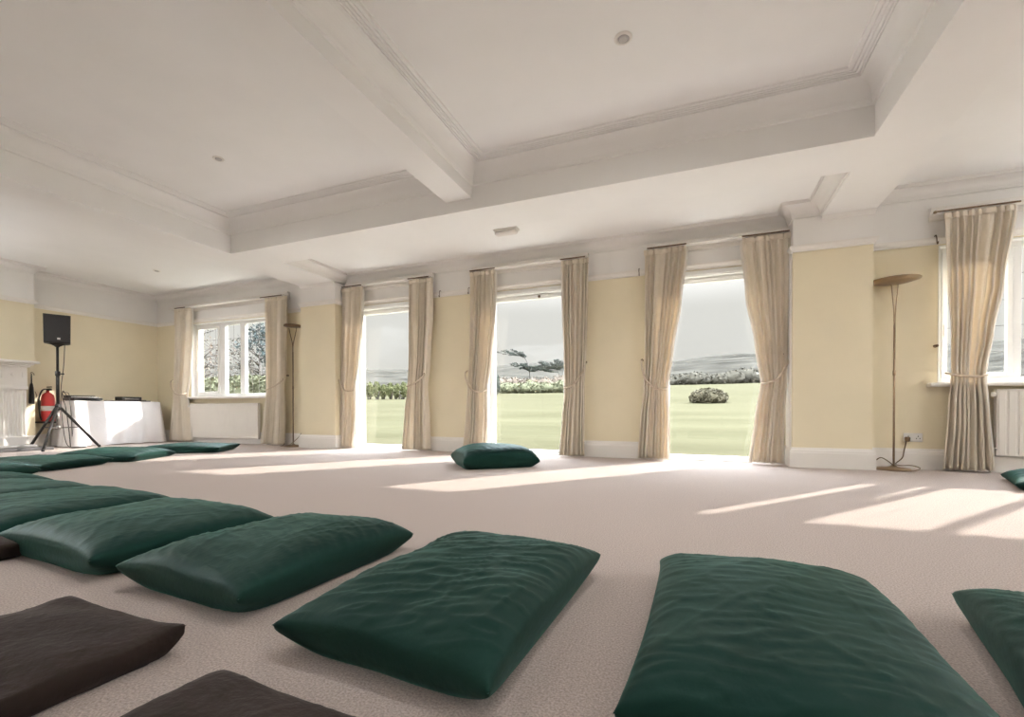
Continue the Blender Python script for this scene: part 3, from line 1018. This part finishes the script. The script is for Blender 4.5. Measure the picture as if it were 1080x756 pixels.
def pil(sy):
    y1 = sy * FW
    y0 = sy * (FW - .34)
    a, b = min(y0, y1), max(y0, y1)
    mb = MB()
    mb.box(0, .15, a, b, 0, .20, bev=.006)                     # plinth
    # fluted shaft
    nf = 6
    w = b - a

    def fn(s, t):
        k = (s * nf) % 1
        inner = .06 < s < .94
        d = .018 * math.sqrt(max(0, 1 - ((k - .5) / .36) ** 2)) if inner and abs(k - .5) < .36 else 0
        e = min(1, max(0, t - .02) / .03, max(0, .98 - t) / .03)
        return (.13 - d * e, a + .02 + (w - .04) * s, .20 + .72 * t)
    mb.grid(fn, 72, 30, smooth=False)
    mb.box(0, .105, a + .02, b - .02, .20, .92)
    mb.box(0, .15, a, b, .92, .965, bev=.006)
    # frieze block with sunk panel
    mb.box(0, .135, a + .01, b - .01, .965, 1.26)
    mb.box(.135, .147, a + .05, b - .05, 1.08, 1.10); mb.box(.135, .147, a + .05, b - .05, 1.18, 1.20)
    mb.box(.135, .147, a + .05, a + .065, 1.10, 1.18); mb.box(.135, .147, b - .065, b - .05, 1.10, 1.18)
    mb.lathe([(0, .012), (.02, .010), (.026, .0)], (.137, (a + b) / 2, 1.14), 14, axis='x')
    o = mb.build('pilaster', M_GLOSS, fp)
    # scalloped console on the inner edge
    cy_ = a if sy > 0 else b
    cm = MB()
    pts = []
    for i in range(41):
        z = .06 + 1.16 * i / 40
        pts.append((z, .035 + .03 * abs(math.sin(i / 40 * PI * 3.2)) + (.02 if i > 30 else 0)))
    vs, fs = [], []
    for z, d in pts:
        yy = cy_ - sy * d
        vs += [(.02, cy_, z), (.11, cy_, z), (.11, yy, z), (.02, yy, z)]
    for i in range(40):
        for k in range(4):
            q = (i * 4 + k, i * 4 + (k + 1) % 4, i * 4 + 4 + (k + 1) % 4, i * 4 + 4 + k)
            fs.append(q)
    fs += [(0, 1, 2, 3), (163, 162, 161, 160)]
    cm.add(vs, fs)
    fix_normals(cm.build('scroll_bracket', M_GLOSS, fp))
    return o


pil(1); pil(-1)
FI = FW - .34
MB().box(0, .12, -FI, FI, .95, 1.26, bev=.004).build('frieze', M_GLOSS, fp)
sh = MB().sweep([(.0, -FW - .0), (.16, -FW), (.16, FW), (0, FW)][::-1], [(0, 1.255), (-.0, 1.26)])
sh = MB()
sh.box(0, .17, -FW - .02, FW + .02, 1.26, 1.29, bev=.008)
sh.box(0, .20, -FW - .05, FW + .05, 1.29, 1.315, bev=.01)
sh.box(0, .25, -FW - .10, FW + .10, 1.315, 1.355, bev=.012)
sh.build('mantel_shelf', M_GLOSS, fp)
MB().box(.004, .05, -FI, -FI + .32, 0, .95).box(.004, .05, FI - .32, FI, 0, .95).box(.004, .05, -FI + .32, FI - .32, .75, .95).build('slip', M_STONE, fp)
MB().box(.002, .012, -FI + .32, FI - .32, 0, .75).build('firebox', M_FIREBOX, fp)  # thin near-black panel fills the opening, no recess modelled
he = MB().box(.0, .46, -FW - .12, FW + .10, 0, .045, bev=.008)
o = he.build('hearth', M_STONE, None, (CBX + .152, 2.40, 0))
tag(o, 'dark slate hearth slab on the carpet in front of the fireplace', 'hearth')
fe = thing('fender', 'low steel fender rail lying along the dark hearth', 'fender', (CBX + .58, 2.4, .045))
MB().tube([(0, -1.2, .028), (0, 1.25, .028)], .022, 10).build('front_bar', M_STEELF, fe)
MB().tube([(0, 1.25, .028), (-.30, 1.25, .028)], .018, 10).build('side_bar', M_STEELF, fe)
MB().tube([(0, -1.2, .028), (-.30, -1.2, .028)], .018, 10).build('side_bar', M_STEELF, fe)

# hanging brush beside the fireplace and a thin wire
hb = thing('hearth_brush', 'black brush hanging from a hook beside the fireplace', 'brush', (CBX + .03, 3.82, 1.12))
MB().tube(spline([(-.028, 0, .06), (.01, 0, .075), (.02, .02, .05), (.0, .03, .03)], 5), .004, 6).build('hook', M_BRASSD, hb)
MB().tube([(0, .0, .055), (0, 0, -.10)], [.006, .009], 8).build('handle', M_BLACKPL, hb)
MB().lathe([(0, -.10), (.014, -.10), (.024, -.16), (.034, -.40), (.030, -.42), (0, -.42)], seg=14).build('bristles', M_BLACKPL, hb)
w = MB().tube(spline([(XL + .03, 3.93, 1.36), (XL + .02, 3.93, 1.15), (XL + .03, 3.95, .98), (XL + .03, 4.0, .86), (XL + .03, 4.03, .62)], 6), .0045, 6).build('wall_cable', M_BRASSD)
tag(w, 'thin dark cable running down the cream wall beside the fireplace', 'cable')

# ------------------------------------------------------------------ fire extinguisher
ex = thing('fire_extinguisher', 'red fire extinguisher on the wall behind the tripod stand', 'fire extinguisher', (-9.76, 4.07, .42))
MB().lathe([(0, 0), (.075, 0), (.083, .012), (.083, .37), (.07, .43), (.035, .465), (.022, .47), (.022, .50), (0, .50)], seg=24).build('cylinder', M_RED, ex)
MB().lathe([(.0835, .17), (.0842, .17), (.0842, .25), (.0835, .25)], seg=24).build('instruction_label', M_LABELW, ex)
MB().box(-.02, .10, -.012, .012, .50, .535, bev=.004).box(-.02, .11, -.01, .01, .55, .565, bev=.004).build('valve_handle', M_BLACKPL, ex)
MB().tube(spline([(.03, -.01, .52), (.06, -.09, .50), (.05, -.13, .35), (.05, -.12, .12), (.05, -.10, .02)], 6), .011, 8).build('hose', M_BLACKPL, ex)
MB().box(-.204, -.08, -.04, .04, .2, .34, bev=.005).build('wall_bracket', M_BLACKPL, ex)
MB().box(-.204, .09, -.09, .09, -.03, -.002, bev=.008).build('foot_tray', M_BLACKPL, ex)

# ------------------------------------------------------------------ table with cloth and equipment
TX0, TX1, TY0, TY1, TZ = -9.90, -9.35, 4.22, 5.50, .757


def cloth():
    mb = MB()
    # perimeter polyline of the hanging cloth
    per = []

    def seg(a, b, n):
        for i in range(n):
            t = i / n
            per.append((Vector(a) * (1 - t) + Vector(b) * t, (Vector(b) - Vector(a)).normalized()))
    seg((TX0, TY0), (TX1, TY0), 40)
    seg((TX1, TY0), (TX1, TY1), 110)
    seg((TX1, TY1), (TX0, TY1), 40)
    seg((TX0, TY1), (TX0, TY0), 20)
    n = len(per)
    rows = 16
    vs, fs = [], []
    for j in range(rows + 1):
        t = j / rows
        for i, (p, d) in enumerate(per):
            nrm = Vector((d.y, -d.x))
            s = i / n
            corner = 0
            for cx, cy in ((TX1, TY0), (TX1, TY1)):
                corner = max(corner, math.exp(-((p.x - cx) ** 2 + (p.y - cy) ** 2) / .012))
            w = .018 * math.sin(p.y * 21 + 1.2 * math.sin(p.y * 5)) + .012 * math.sin(p.x * 33 + p.y * 9) + .02 * noise.noise(Vector((p.x * 3, p.y * 3, 5)))
            back = p.x < TX0 + .01
            out = 0 if back else (.006 + t * (.035 + w) + corner * .10 * t)
            q = p + nrm * out
            z = TZ - t * (TZ - .012) + (0.012 * noise.noise(Vector((p.x * 6, p.y * 6, 1))) if j == rows else 0)
            if j == 0: z = TZ
            vs.append((q.x, q.y, max(.006, z)))
    for j in range(rows):
        for i in range(n):
            k = (i + 1) % n
            fs.append((j * n + i, (j + 1) * n + i, (j + 1) * n + k, j * n + k))
    mb.add(vs, fs, True)
    mb.add([vs[i] for i in range(n)], [list(range(n))], False)
    return mb


o = fix_normals(cloth().build('tablecloth', M_CLOTH))
tag(o, 'white tablecloth draped to the floor over the equipment table by the left wall', 'tablecloth')

mx = thing('audio_mixer', 'dark audio mixer with cables at the left end of the white tablecloth', 'mixer', (-9.56, 4.44, TZ))
MB().box(-.16, .16, -.20, .20, .008, .055, bev=.01).box(-.16, -.05, -.20, .20, .055, .095, bev=.012).build('body', M_BLACKPL, mx)
for a in range(6):
    for b in range(3):
        MB().lathe([(.010, .055), (.009, .072), (0, .073)], (.02 + b * .045, -.16 + a * .063, 0), 8).build('knob', M_STEELF, mx)
MB().box(-.13, .13, -.18, -.16, 0, .01).build('foot_strip', M_BLACKPL, mx)
MB().box(-.13, .13, .16, .18, 0, .01).build('foot_strip', M_BLACKPL, mx)
cb = MB()
cb.tube(spline([(-.1, -.18, .09), (-.05, -.24, .16), (.03, -.29, .10), (.12, -.32, .02), (.22, -.33, -.10), (.26, -.31, -.45), (.28, -.30, -.74)], 7), .006, 6)
cb.tube(spline([(-.08, -.22, .08), (.0, -.27, .13), (.10, -.24, .12), (.17, -.26, .03), (.24, -.27, -.2), (.27, -.27, -.60)], 7), .005, 6)
cb.build('cables', M_BLACKPL, mx)

dv = thing('media_player', 'black media player box on a flat dark tray at the right end of the tablecloth', 'player', (-9.56, 5.08, TZ))
MB().box(-.15, .15, -.28, .30, .0, .018, bev=.005).build('tray', M_BLACKPL, dv)
MB().box(-.10, .12, -.14, .17, .018, .085, bev=.006).build('case', M_BLACKPL, dv)
MB().box(.12, .126, -.10, .12, .035, .06, bev=.002).build('display', M_STEEL, dv)
MB().box(-.12, .06, .19, .28, .018, .032, bev=.004).build('remote', M_STEEL, dv)

# ------------------------------------------------------------------ speaker and its stand
SX, SY = -9.12, 3.92
st = thing('speaker_stand', 'black tripod speaker stand in front of the white tablecloth', 'stand', (SX, SY, 0), R(86))
MB().tube([(0, 0, .62), (0, 0, 1.20)], .021, 14).build('lower_pole', M_BLACKPL, st)
MB().tube([(0, 0, 1.18), (0, 0, 1.58)], .016, 14).build('upper_pole', M_BLACKPL, st)
MB().lathe([(.021, 1.13), (.03, 1.135), (.03, 1.20), (.02, 1.205)], seg=16).build('collar', M_BLACKPL, st)
MB().tube([(.02, 0, 1.165), (.075, 0, 1.165)], [.006, .012], 8).build('clamp_knob', M_BLACKPL, st)
MB().lathe([(.021, .60), (.036, .605), (.036, .68), (.026, .70), (.021, .70)], seg=16).build('hub', M_BLACKPL, st)
MB().lathe([(.021, .30), (.032, .305), (.032, .36), (.021, .365)], seg=16).tube([(0, 0, .30), (0, 0, .63)], .018, 10).build('lower_collar', M_STEEL, st)
for k in range(3):
    a = k * 2 * PI / 3 + R(-8)
    dx, dy = math.cos(a), math.sin(a)
    lg = MB().tube([(dx * .03, dy * .03, .64), (dx * .48, dy * .48, .02)], .019, 8).build('leg', M_BLACKPL, st)
    MB().lathe([(0, 0), (.02, .0), (.02, .03), (.013, .04), (0, .04)], (dx * .485, dy * .485, 0), 10).build('rubber_foot', M_BLACKPL, lg)
    MB().tube([(dx * .028, dy * .028, .33), (dx * .26, dy * .26, .335)], .009, 6).build('brace', M_STEEL, st)
sp = thing('loudspeaker', 'black loudspeaker box on top of the tripod stand', 'speaker', (SX, SY, 1.575), R(66))
# local: front faces -y; tapered cabinet
H, Wf, Wb, D = .43, .15, .10, .14
vs = []
for z, sc in ((.05, .97), (.05 + H, 1.0)):
    vs += [(-Wf * sc, -D, z), (Wf * sc, -D, z), (Wf * sc, .02, z), (Wb * sc, D, z), (-Wb * sc, D, z), (-Wf * sc, .02, z)]
fs = [tuple(range(6))[::-1], tuple(range(6, 12))] + [(i, (i + 1) % 6, 6 + (i + 1) % 6, 6 + i) for i in range(6)]
MB().add(vs, fs).build('cabinet', M_BLACKPL, sp)
MB().box(-Wf * .95, Wf * .95, -D - .012, -D, .065, .05 + H - .015, bev=.008).build('grille', M_GRILLE, sp)
MB().box(.0, .035, -D - .016, -D - .012, .10, .13, bev=.002).build('badge', M_BADGE, sp)
MB().lathe([(0, 0), (.026, 0), (.03, .01), (.10, .05), (.0, .05)], seg=18).build('pole_mount', M_BLACKPL, sp)
w = MB().tube(spline([(SX - .02, SY + .10, 1.72), (SX - .06, SY + .10, 1.3), (SX - .03, SY + .05, .9), (SX + .02, SY + .04, .5), (SX + .02, SY + .10, .06), (SX + .05, SY + .25, .008), (SX - .03, SY + .36, .008)], 8), .005, 6).build('speaker_cable', M_BLACKPL)
tag(w, 'thin black cable hanging from the loudspeaker down to the carpet', 'cable')

# ------------------------------------------------------------------ outside
def lawn_z(x, y):
    d = max(0, y - 7.5)
    return -.10 + .064 * d + .0006 * max(0, d - 20) * (1 if x > -20 else .6) + .12 * noise.noise(Vector((x * .05, y * .05, 1.5))) * min(1, d / 15)


mb = MB()
ys = [6.08 + 114 * (i / 80) ** 2 for i in range(81)]


def lawn(s, t):
    y = ys[int(round(t * 80))]
    x = -14 - (y - 6) * 1.05 + s * (28 + (y - 6) * 1.75)
    return (x, y, lawn_z(x, y))


mb.grid(lawn, 80, 80)
o = mb.build('lawn', M_GRASS)
struct(o)
mb = MB().box(-14, 14, YB + WT, 6.9, -.16, -.06)
struct(mb.build('terrace', M_PAVE))


def hill_top(x, y):
    # ridge height as seen: about 0.11 of the distance
    r = .108 + .012 * noise.noise(Vector((x * .010, 0, 3.3))) + .006 * noise.noise(Vector((x * .035, 1, 3.3)))
    if x < -120: r -= .018 * min(1, (-120 - x) / 80)
    return r


def hill(s, t):
    d = 112 + t * 260
    ang = -1.15 + s * 1.95
    x, y = d * math.sin(ang), d * math.cos(ang)
    dd = math.hypot(x, y)
    base = lawn_z(x, min(y, 118)) - .5
    k = t * t * (3 - 2 * t)
    z = base * (1 - k) + k * (hill_top(x, y) * dd * 1.0) + 1.2 * noise.noise(Vector((x * .03, y * .03, 0)))
    return (x, y, z)


o = MB().grid(hill, 150, 60).build('hillside', M_HEATH)
struct(o)


def leaves(mb, c, rad, n, size, rnd, shell=.35, flat=1.0, mi=0):
    vs, fs = [], []
    for _ in range(n):
        while True:
            p = Vector((rnd.uniform(-1, 1), rnd.uniform(-1, 1), rnd.uniform(-1, 1)))
            l = p.length
            if shell < l < 1: break
        q = Vector((c[0] + p.x * rad[0], c[1] + p.y * rad[1], c[2] + p.z * rad[2]))
        a = Vector((rnd.uniform(-1, 1), rnd.uniform(-1, 1), rnd.uniform(-1, 1) * flat)).normalized()
        b = a.orthogonal().normalized()
        b = (b * math.cos(rnd.uniform(0, 6.28)) + a.cross(b) * math.sin(rnd.uniform(0, 6.28))).normalized()
        s = size * rnd.uniform(.6, 1.4)
        i = len(vs)
        vs += [q - a * s, q - b * s * .5, q + a * s, q + b * s * .5]
        fs.append((i, i + 1, i + 2, i + 3))
    mb.add(vs, fs, False, mi)


def blob(mb, c, rad, seed, rough=.25, nu=20, nv=12, mi=0):
    def fn(s, t):
        a, b = 2 * PI * s, PI * t
        d = Vector((math.sin(b) * math.cos(a), math.sin(b) * math.sin(a), math.cos(b)))
        k = 1 + rough * noise.noise(d * 2.3 + Vector((seed, seed * .7, 0)))
        return (c[0] + d.x * rad[0] * k, c[1] + d.y * rad[1] * k, c[2] + d.z * rad[2] * k)
    mb.grid(fn, nu, nv, mi=mi, flip=True)


def bush(name, label, cat, x, y, rad, m, seed, n=500, leaf=.07, group=None, stem=False, z=None, core=.86, up=.95):
    rnd = random.Random(seed)
    zz = lawn_z(x, y) if z is None else z
    r = thing(name, label, cat, (x, y, zz), 0, group)
    f = MB()
    zc = rad[2] * (up if not stem else 1.25)
    blob(f, (0, 0, zc), (rad[0] * core, rad[1] * core, rad[2] * core), seed, .35)
    leaves(f, (0, 0, zc), (rad[0] * 1.06, rad[1] * 1.06, rad[2] * 1.08), n, leaf, rnd, .75)
    f.build('foliage', m, r)
    s = MB()
    if stem:
        for k in range(3):
            a = rnd.uniform(-.5, .5)
            s.tube([(a * .5, 0, -.05), (a * .7, 0, rad[2] * .5), (a, .0, rad[2] * 1.1)], [.06, .05, .03], 6)
    else:
        s.tube([(0, 0, -.05), (0, 0, rad[2] * .8)], [.08, .04], 6)
    s.build('stem', M_BARK, r)
    return r


# row of leafy vines seen through the leftmost garden door
rnd = random.Random(5)
names = ['nearest the left frame', 'second from the left frame', 'third from the left frame', 'fourth from the left frame', 'fifth from the left frame',
         'sixth from the left frame', 'seventh from the left frame', 'beside the right curtain']
for i in range(8):
    u = 383 + i * 7.2
    d = _f + _r * ((u - 540) / F)
    y = 32 + rnd.uniform(-.4, .4)
    x = d.x / d.y * y
    bush('vine_bush', 'green leafy vine seen through the leftmost garden door, ' + names[i], 'bush', x, y, (.225 + rnd.uniform(0, .02), .4, .54 + rnd.uniform(0, .12)), M_LEAFG, 40 + i, 420, .09,
         'row of vines beyond the leftmost garden door', True)
# low bank of scrub and dead bracken beyond the middle garden door: a tangle without countable plants
def thicket(name, label, m, spots, seed, leaf, per, rough=.4):
    rnd = random.Random(seed)
    mb = MB()
    for x, y, z, rx, ry, rz in spots:
        blob(mb, (x, y, z), (rx * .86, ry * .86, rz * .86), rnd.uniform(0, 40), rough, 14, 8)
        leaves(mb, (x, y, z), (rx * 1.05, ry * 1.05, rz * 1.12), per, leaf, rnd, .72)
    return tag(mb.build(name, m), label, 'bushes', None, 'stuff')


def along(u0, u1, n, y, ry, rx, rz, seed, sink=.3):
    rnd = random.Random(seed)
    out = []
    for i in range(n):
        d = _f + _r * ((u0 + (u1 - u0) * (i + rnd.uniform(-.4, .4)) / (n - 1) - 540) / F)
        yy = y + rnd.uniform(-ry, ry)
        x = d.x / d.y * yy
        k = rnd.uniform(.75, 1.2)
        h = rz(i / (n - 1)) if callable(rz) else rz
        out.append((x, yy, lawn_z(x, yy) + h * k * (1 - sink), rx * k, rx * k * .8, h * k))
    return out


thicket('scrub', 'low bank of yellow-green scrub across the middle garden door view', M_LEAFY,
        along(536, 603, 16, 50.5, 1.2, 1.15, .72, 1), 11, .13, 260)
thicket('bracken', 'brown dead bracken tangle behind the scrub, under the wind-bent trees', M_BRACK,
        along(516, 606, 16, 56.5, 1.5, 1.4, 1.1, 2) + along(517, 536, 5, 53.5, .5, .9, .8, 3), 12, .15, 240)
d = _f + _r * ((522.5 - 540) / F)
bush('dark_shrub', 'dark upright shrub at the left edge of the middle garden door view', 'shrub', d.x / d.y * 44, 44, (.5, .5, 1.15), M_LEAFD, 80, 400, .1)
d = _f + _r * ((747 - 540) / F)
bush('round_bush', 'lone brown-green bush on the lawn beyond the rightmost garden door', 'bush', d.x / d.y * 25, 25, (.88, .75, .46), M_LEAFB, 81, 2600, .055, None, False, None, .88, .55)

# belt of grey woodland beyond the rightmost door
thicket('woodland_thicket', 'long grey leafless thicket at the far lawn edge beyond the rightmost garden door', M_LEAFR,
        along(694, 850, 44, 108, 3.0, 2.0, lambda t: 1.15 + .9 * t, 4, .35), 13, .26, 170, .5)


def bent_tree(label, u, y, pts, tiers, seed, scale):
    """wind-bent tree; pts: trunk line (x, z); tiers: (x, z, rx, rz)"""
    d = _f + _r * ((u - 540) / F)
    x = d.x / d.y * y
    r = thing('windswept_tree', label, 'tree', (x, y, lawn_z(x, y) - .1), 0, 'wind-bent trees on the skyline')
    rnd = random.Random(seed)
    t = MB()
    line = spline([(a * scale, 0, b * scale) for a, b in pts], 6)
    n = len(line)
    t.tube(line, [scale * (.085 - .055 * i / n) for i in range(n)], 7)
    t.build('trunk', M_BARK, r)
    for tx, tz, rx, rz in tiers:
        c = MB()
        base = min(line, key=lambda p: abs(p.z - (tz - .35) * scale))
        for q in range(15):
            k = rnd.uniform(-1, 1)
            lift = (1 - k * k) * rz * .7 + rnd.uniform(-.5, .5) * rz - k * .12 * rx
            end = Vector(((tx + k * rx) * scale, rnd.uniform(-.6, .6) * scale, (tz + lift) * scale))
            mid = base.lerp(end, .55) + Vector((0, 0, -.12 * scale))
            c.tube([base, mid, end], [.035 * scale, .022 * scale, .008 * scale], 5)
            for w_ in (.55, .8, 1.0, 1.12):
                cc = mid.lerp(end, (w_ - .55) / .45)
                leaves(c, cc, (rx * rnd.uniform(.12, .24) * scale, .3 * scale, rz * rnd.uniform(.14, .30) * scale), 26, .085 * scale, rnd, 0, .3)
        c.build('foliage_tier', M_LEAFD, r)
    return r


bent_tree('taller wind-bent tree leaning left beyond the middle garden door', 558, 64,
          [(0, 0), (.05, 1.7), (.0, 2.9), (-.3, 3.8), (-.85, 4.7), (-1.25, 5.1)],
          [(-2.35, 4.95, 1.7, .42), (-1.0, 3.15, 1.15, .40), (.45, 2.95, .75, .22)], 7, 1.16)
bent_tree('shorter flat-topped wind-bent tree beside the right curtain of the middle garden door', 592, 66,
          [(0, 0), (-.05, 1.2), (-.3, 2.2), (-.75, 2.9)],
          [(-1.5, 3.25, 1.75, .50), (-2.9, 2.85, 1.2, .30), (-.5, 3.5, 1.0, .40)], 8, 1.12)

# hedge and garden trees outside the leaded window
rnd = random.Random(9)
hr = thing('hedge', 'clipped green garden hedge seen through the leaded window', 'hedge', (-21.0, 12.6, -.1))
hm = MB()


def hedge_top(s_, t_):
    x = -7.5 + 15 * s_
    a = PI * t_
    k = 1 + .12 * noise.noise(Vector((x * 1.3, t_ * 4, 2)))
    yy = -.55 * math.copysign(abs(math.cos(a)) ** .5, math.cos(a)) * k
    zz = 1.95 * abs(math.sin(a)) ** .35 * (1 + .05 * noise.noise(Vector((x * .9, 0, 5))))
    return (x, yy, zz)


hm.grid(hedge_top, 60, 14, flip=True)
for q in range(5200):
    s_, t_ = rnd.random(), rnd.uniform(.05, .9)
    p_ = Vector(hedge_top(s_, t_))
    a_ = Vector((rnd.uniform(-1, 1), rnd.uniform(-1, 1), rnd.uniform(-1, 1))).normalized()
    b_ = a_.orthogonal().normalized()
    z_ = rnd.uniform(.05, .10)
    p_ += Vector((0, rnd.uniform(-.06, .03), rnd.uniform(-.02, .08)))
    hm.add([p_ - a_ * z_, p_ - b_ * z_ * .5, p_ + a_ * z_, p_ + b_ * z_ * .5], [(0, 1, 2, 3)])
hm.build('foliage', M_LEAFY, hr)


def garden_tree(label, x, y, h, seed, m, dens, crown):
    rnd = random.Random(seed)
    r = thing('garden_tree', label, 'tree', (x, y, -.1), 0, 'trees outside the leaded window')
    t = MB()
    t.tube([(0, 0, 0), (.1, 0, h * .35), (.0, .1, h * .7)], [.16, .11, .05], 8)
    tips = []
    for k in range(26):
        a = rnd.uniform(0, 2 * PI)
        z0 = h * rnd.uniform(.22, .65)
        L = rnd.uniform(.5, 1.0) * crown
        p1 = Vector((.05, 0, z0))
        p2 = p1 + Vector((math.cos(a) * L * .5, math.sin(a) * L * .5, rnd.uniform(.1, .5)))
        p3 = p1 + Vector((math.cos(a) * L, math.sin(a) * L, rnd.uniform(-.1, 1.0)))
        t.tube([p1, p2, p3], [.045, .03, .012], 5)
        tips.append((p2, p3))
        for q in range(4):
            b = p2.lerp(p3, rnd.random())
            e = b + Vector((rnd.uniform(-.6, .6), rnd.uniform(-.6, .6), rnd.uniform(-.2, .7)))
            t.tube([b, e], [.016, .006], 4)
            tips.append((b, e))
    t.build('trunk', M_BARK, r)
    c = MB()
    for a, b in tips:
        for w_ in (.4, .75, 1.0):
            p = a.lerp(b, w_)
            leaves(c, p, (.28, .28, .22), dens, .07, rnd, 0)
    c.build('crown', m, r)


garden_tree('bare branching tree outside the left panes of the leaded window', -23.6, 15.6, 6.0, 3, M_BRACK, 2, 2.0)
garden_tree('blue-green conifer outside the right panes of the leaded window', -17.4, 15.6, 6.5, 4, M_LEAFT, 9, 2.2)
garden_tree('thin grey tree outside the middle pane of the leaded window', -24.0, 19.5, 6.0, 6, M_LEAFR, 2, 1.8)

# ------------------------------------------------------------------ light
SUN_AZ = Vector((.615, .789))
EL = R(28.9)
sd = bpy.data.lights.new('sun', 'SUN')
sd.energy = 8.6
sd.angle = R(.9)
sd.color = (1, .95, .88)
sun = bpy.data.objects.new('sun', sd)
COL.objects.link(sun)
to = Vector((SUN_AZ.x * math.cos(EL), SUN_AZ.y * math.cos(EL), math.sin(EL)))
sun.rotation_euler = (to).to_track_quat('Z', 'Y').to_euler()
sun.location = (8, 14, 10)

wd = bpy.data.worlds.new('hazy_sky')
scene.world = wd
wd.use_nodes = True
nt = wd.node_tree
bg = nt.nodes['Background']
tc = nt.nodes.new('ShaderNodeTexCoord')
sx = nt.nodes.new('ShaderNodeSeparateXYZ')
nt.links.new(tc.outputs['Generated'], sx.inputs['Vector'])
rp = nt.nodes.new('ShaderNodeValToRGB')
rp.color_ramp.interpolation = 'EASE'
e = rp.color_ramp.elements
e[0].position, e[0].color = 0.0, (.63, .63, .595, 1)
e[1].position, e[1].color = .20, (.675, .675, .64, 1)
n_ = e.new(.27); n_.color = (1.0, 1.0, .98, 1)
nt.links.new(sx.outputs['Z'], rp.inputs['Fac'])
# bright haze overhead
mr = nt.nodes.new('ShaderNodeMapRange')
mr.interpolation_type = 'SMOOTHSTEP'
mr.inputs['From Min'].default_value = .26
mr.inputs['From Max'].default_value = .55
mr.inputs['To Min'].default_value = 1.0
mr.inputs['To Max'].default_value = 17.5
nt.links.new(sx.outputs['Z'], mr.inputs['Value'])
n2 = rp.color_ramp.elements.new(.55); n2.color = (.86, .96, 1.08, 1)
nt.links.new(rp.outputs['Color'], bg.inputs['Color'])
nt.links.new(mr.outputs['Result'], bg.inputs['Strength'])


def portal(x0, x1, z0, z1, y, flip):
    ld = bpy.data.lights.new('window_portal', 'AREA')
    ld.shape = 'RECTANGLE'
    ld.size, ld.size_y = x1 - x0, z1 - z0
    ld.cycles.is_portal = True
    o = bpy.data.objects.new('window_portal', ld)
    COL.objects.link(o)
    o.location = ((x0 + x1) / 2, y, (z0 + z1) / 2)
    o.rotation_euler = (-PI / 2 if not flip else PI / 2, 0, 0)   # emits towards -y, or +y


for a, b, z0, z1 in ops:
    portal(a, b, z0, z1, YB + WT + .02, False)

scene.view_settings.view_transform = 'Standard'
scene.view_settings.look = 'None'
scene.view_settings.exposure = 0.20
scene.view_settings.gamma = 1.0
scene.view_settings.use_curve_mapping = False
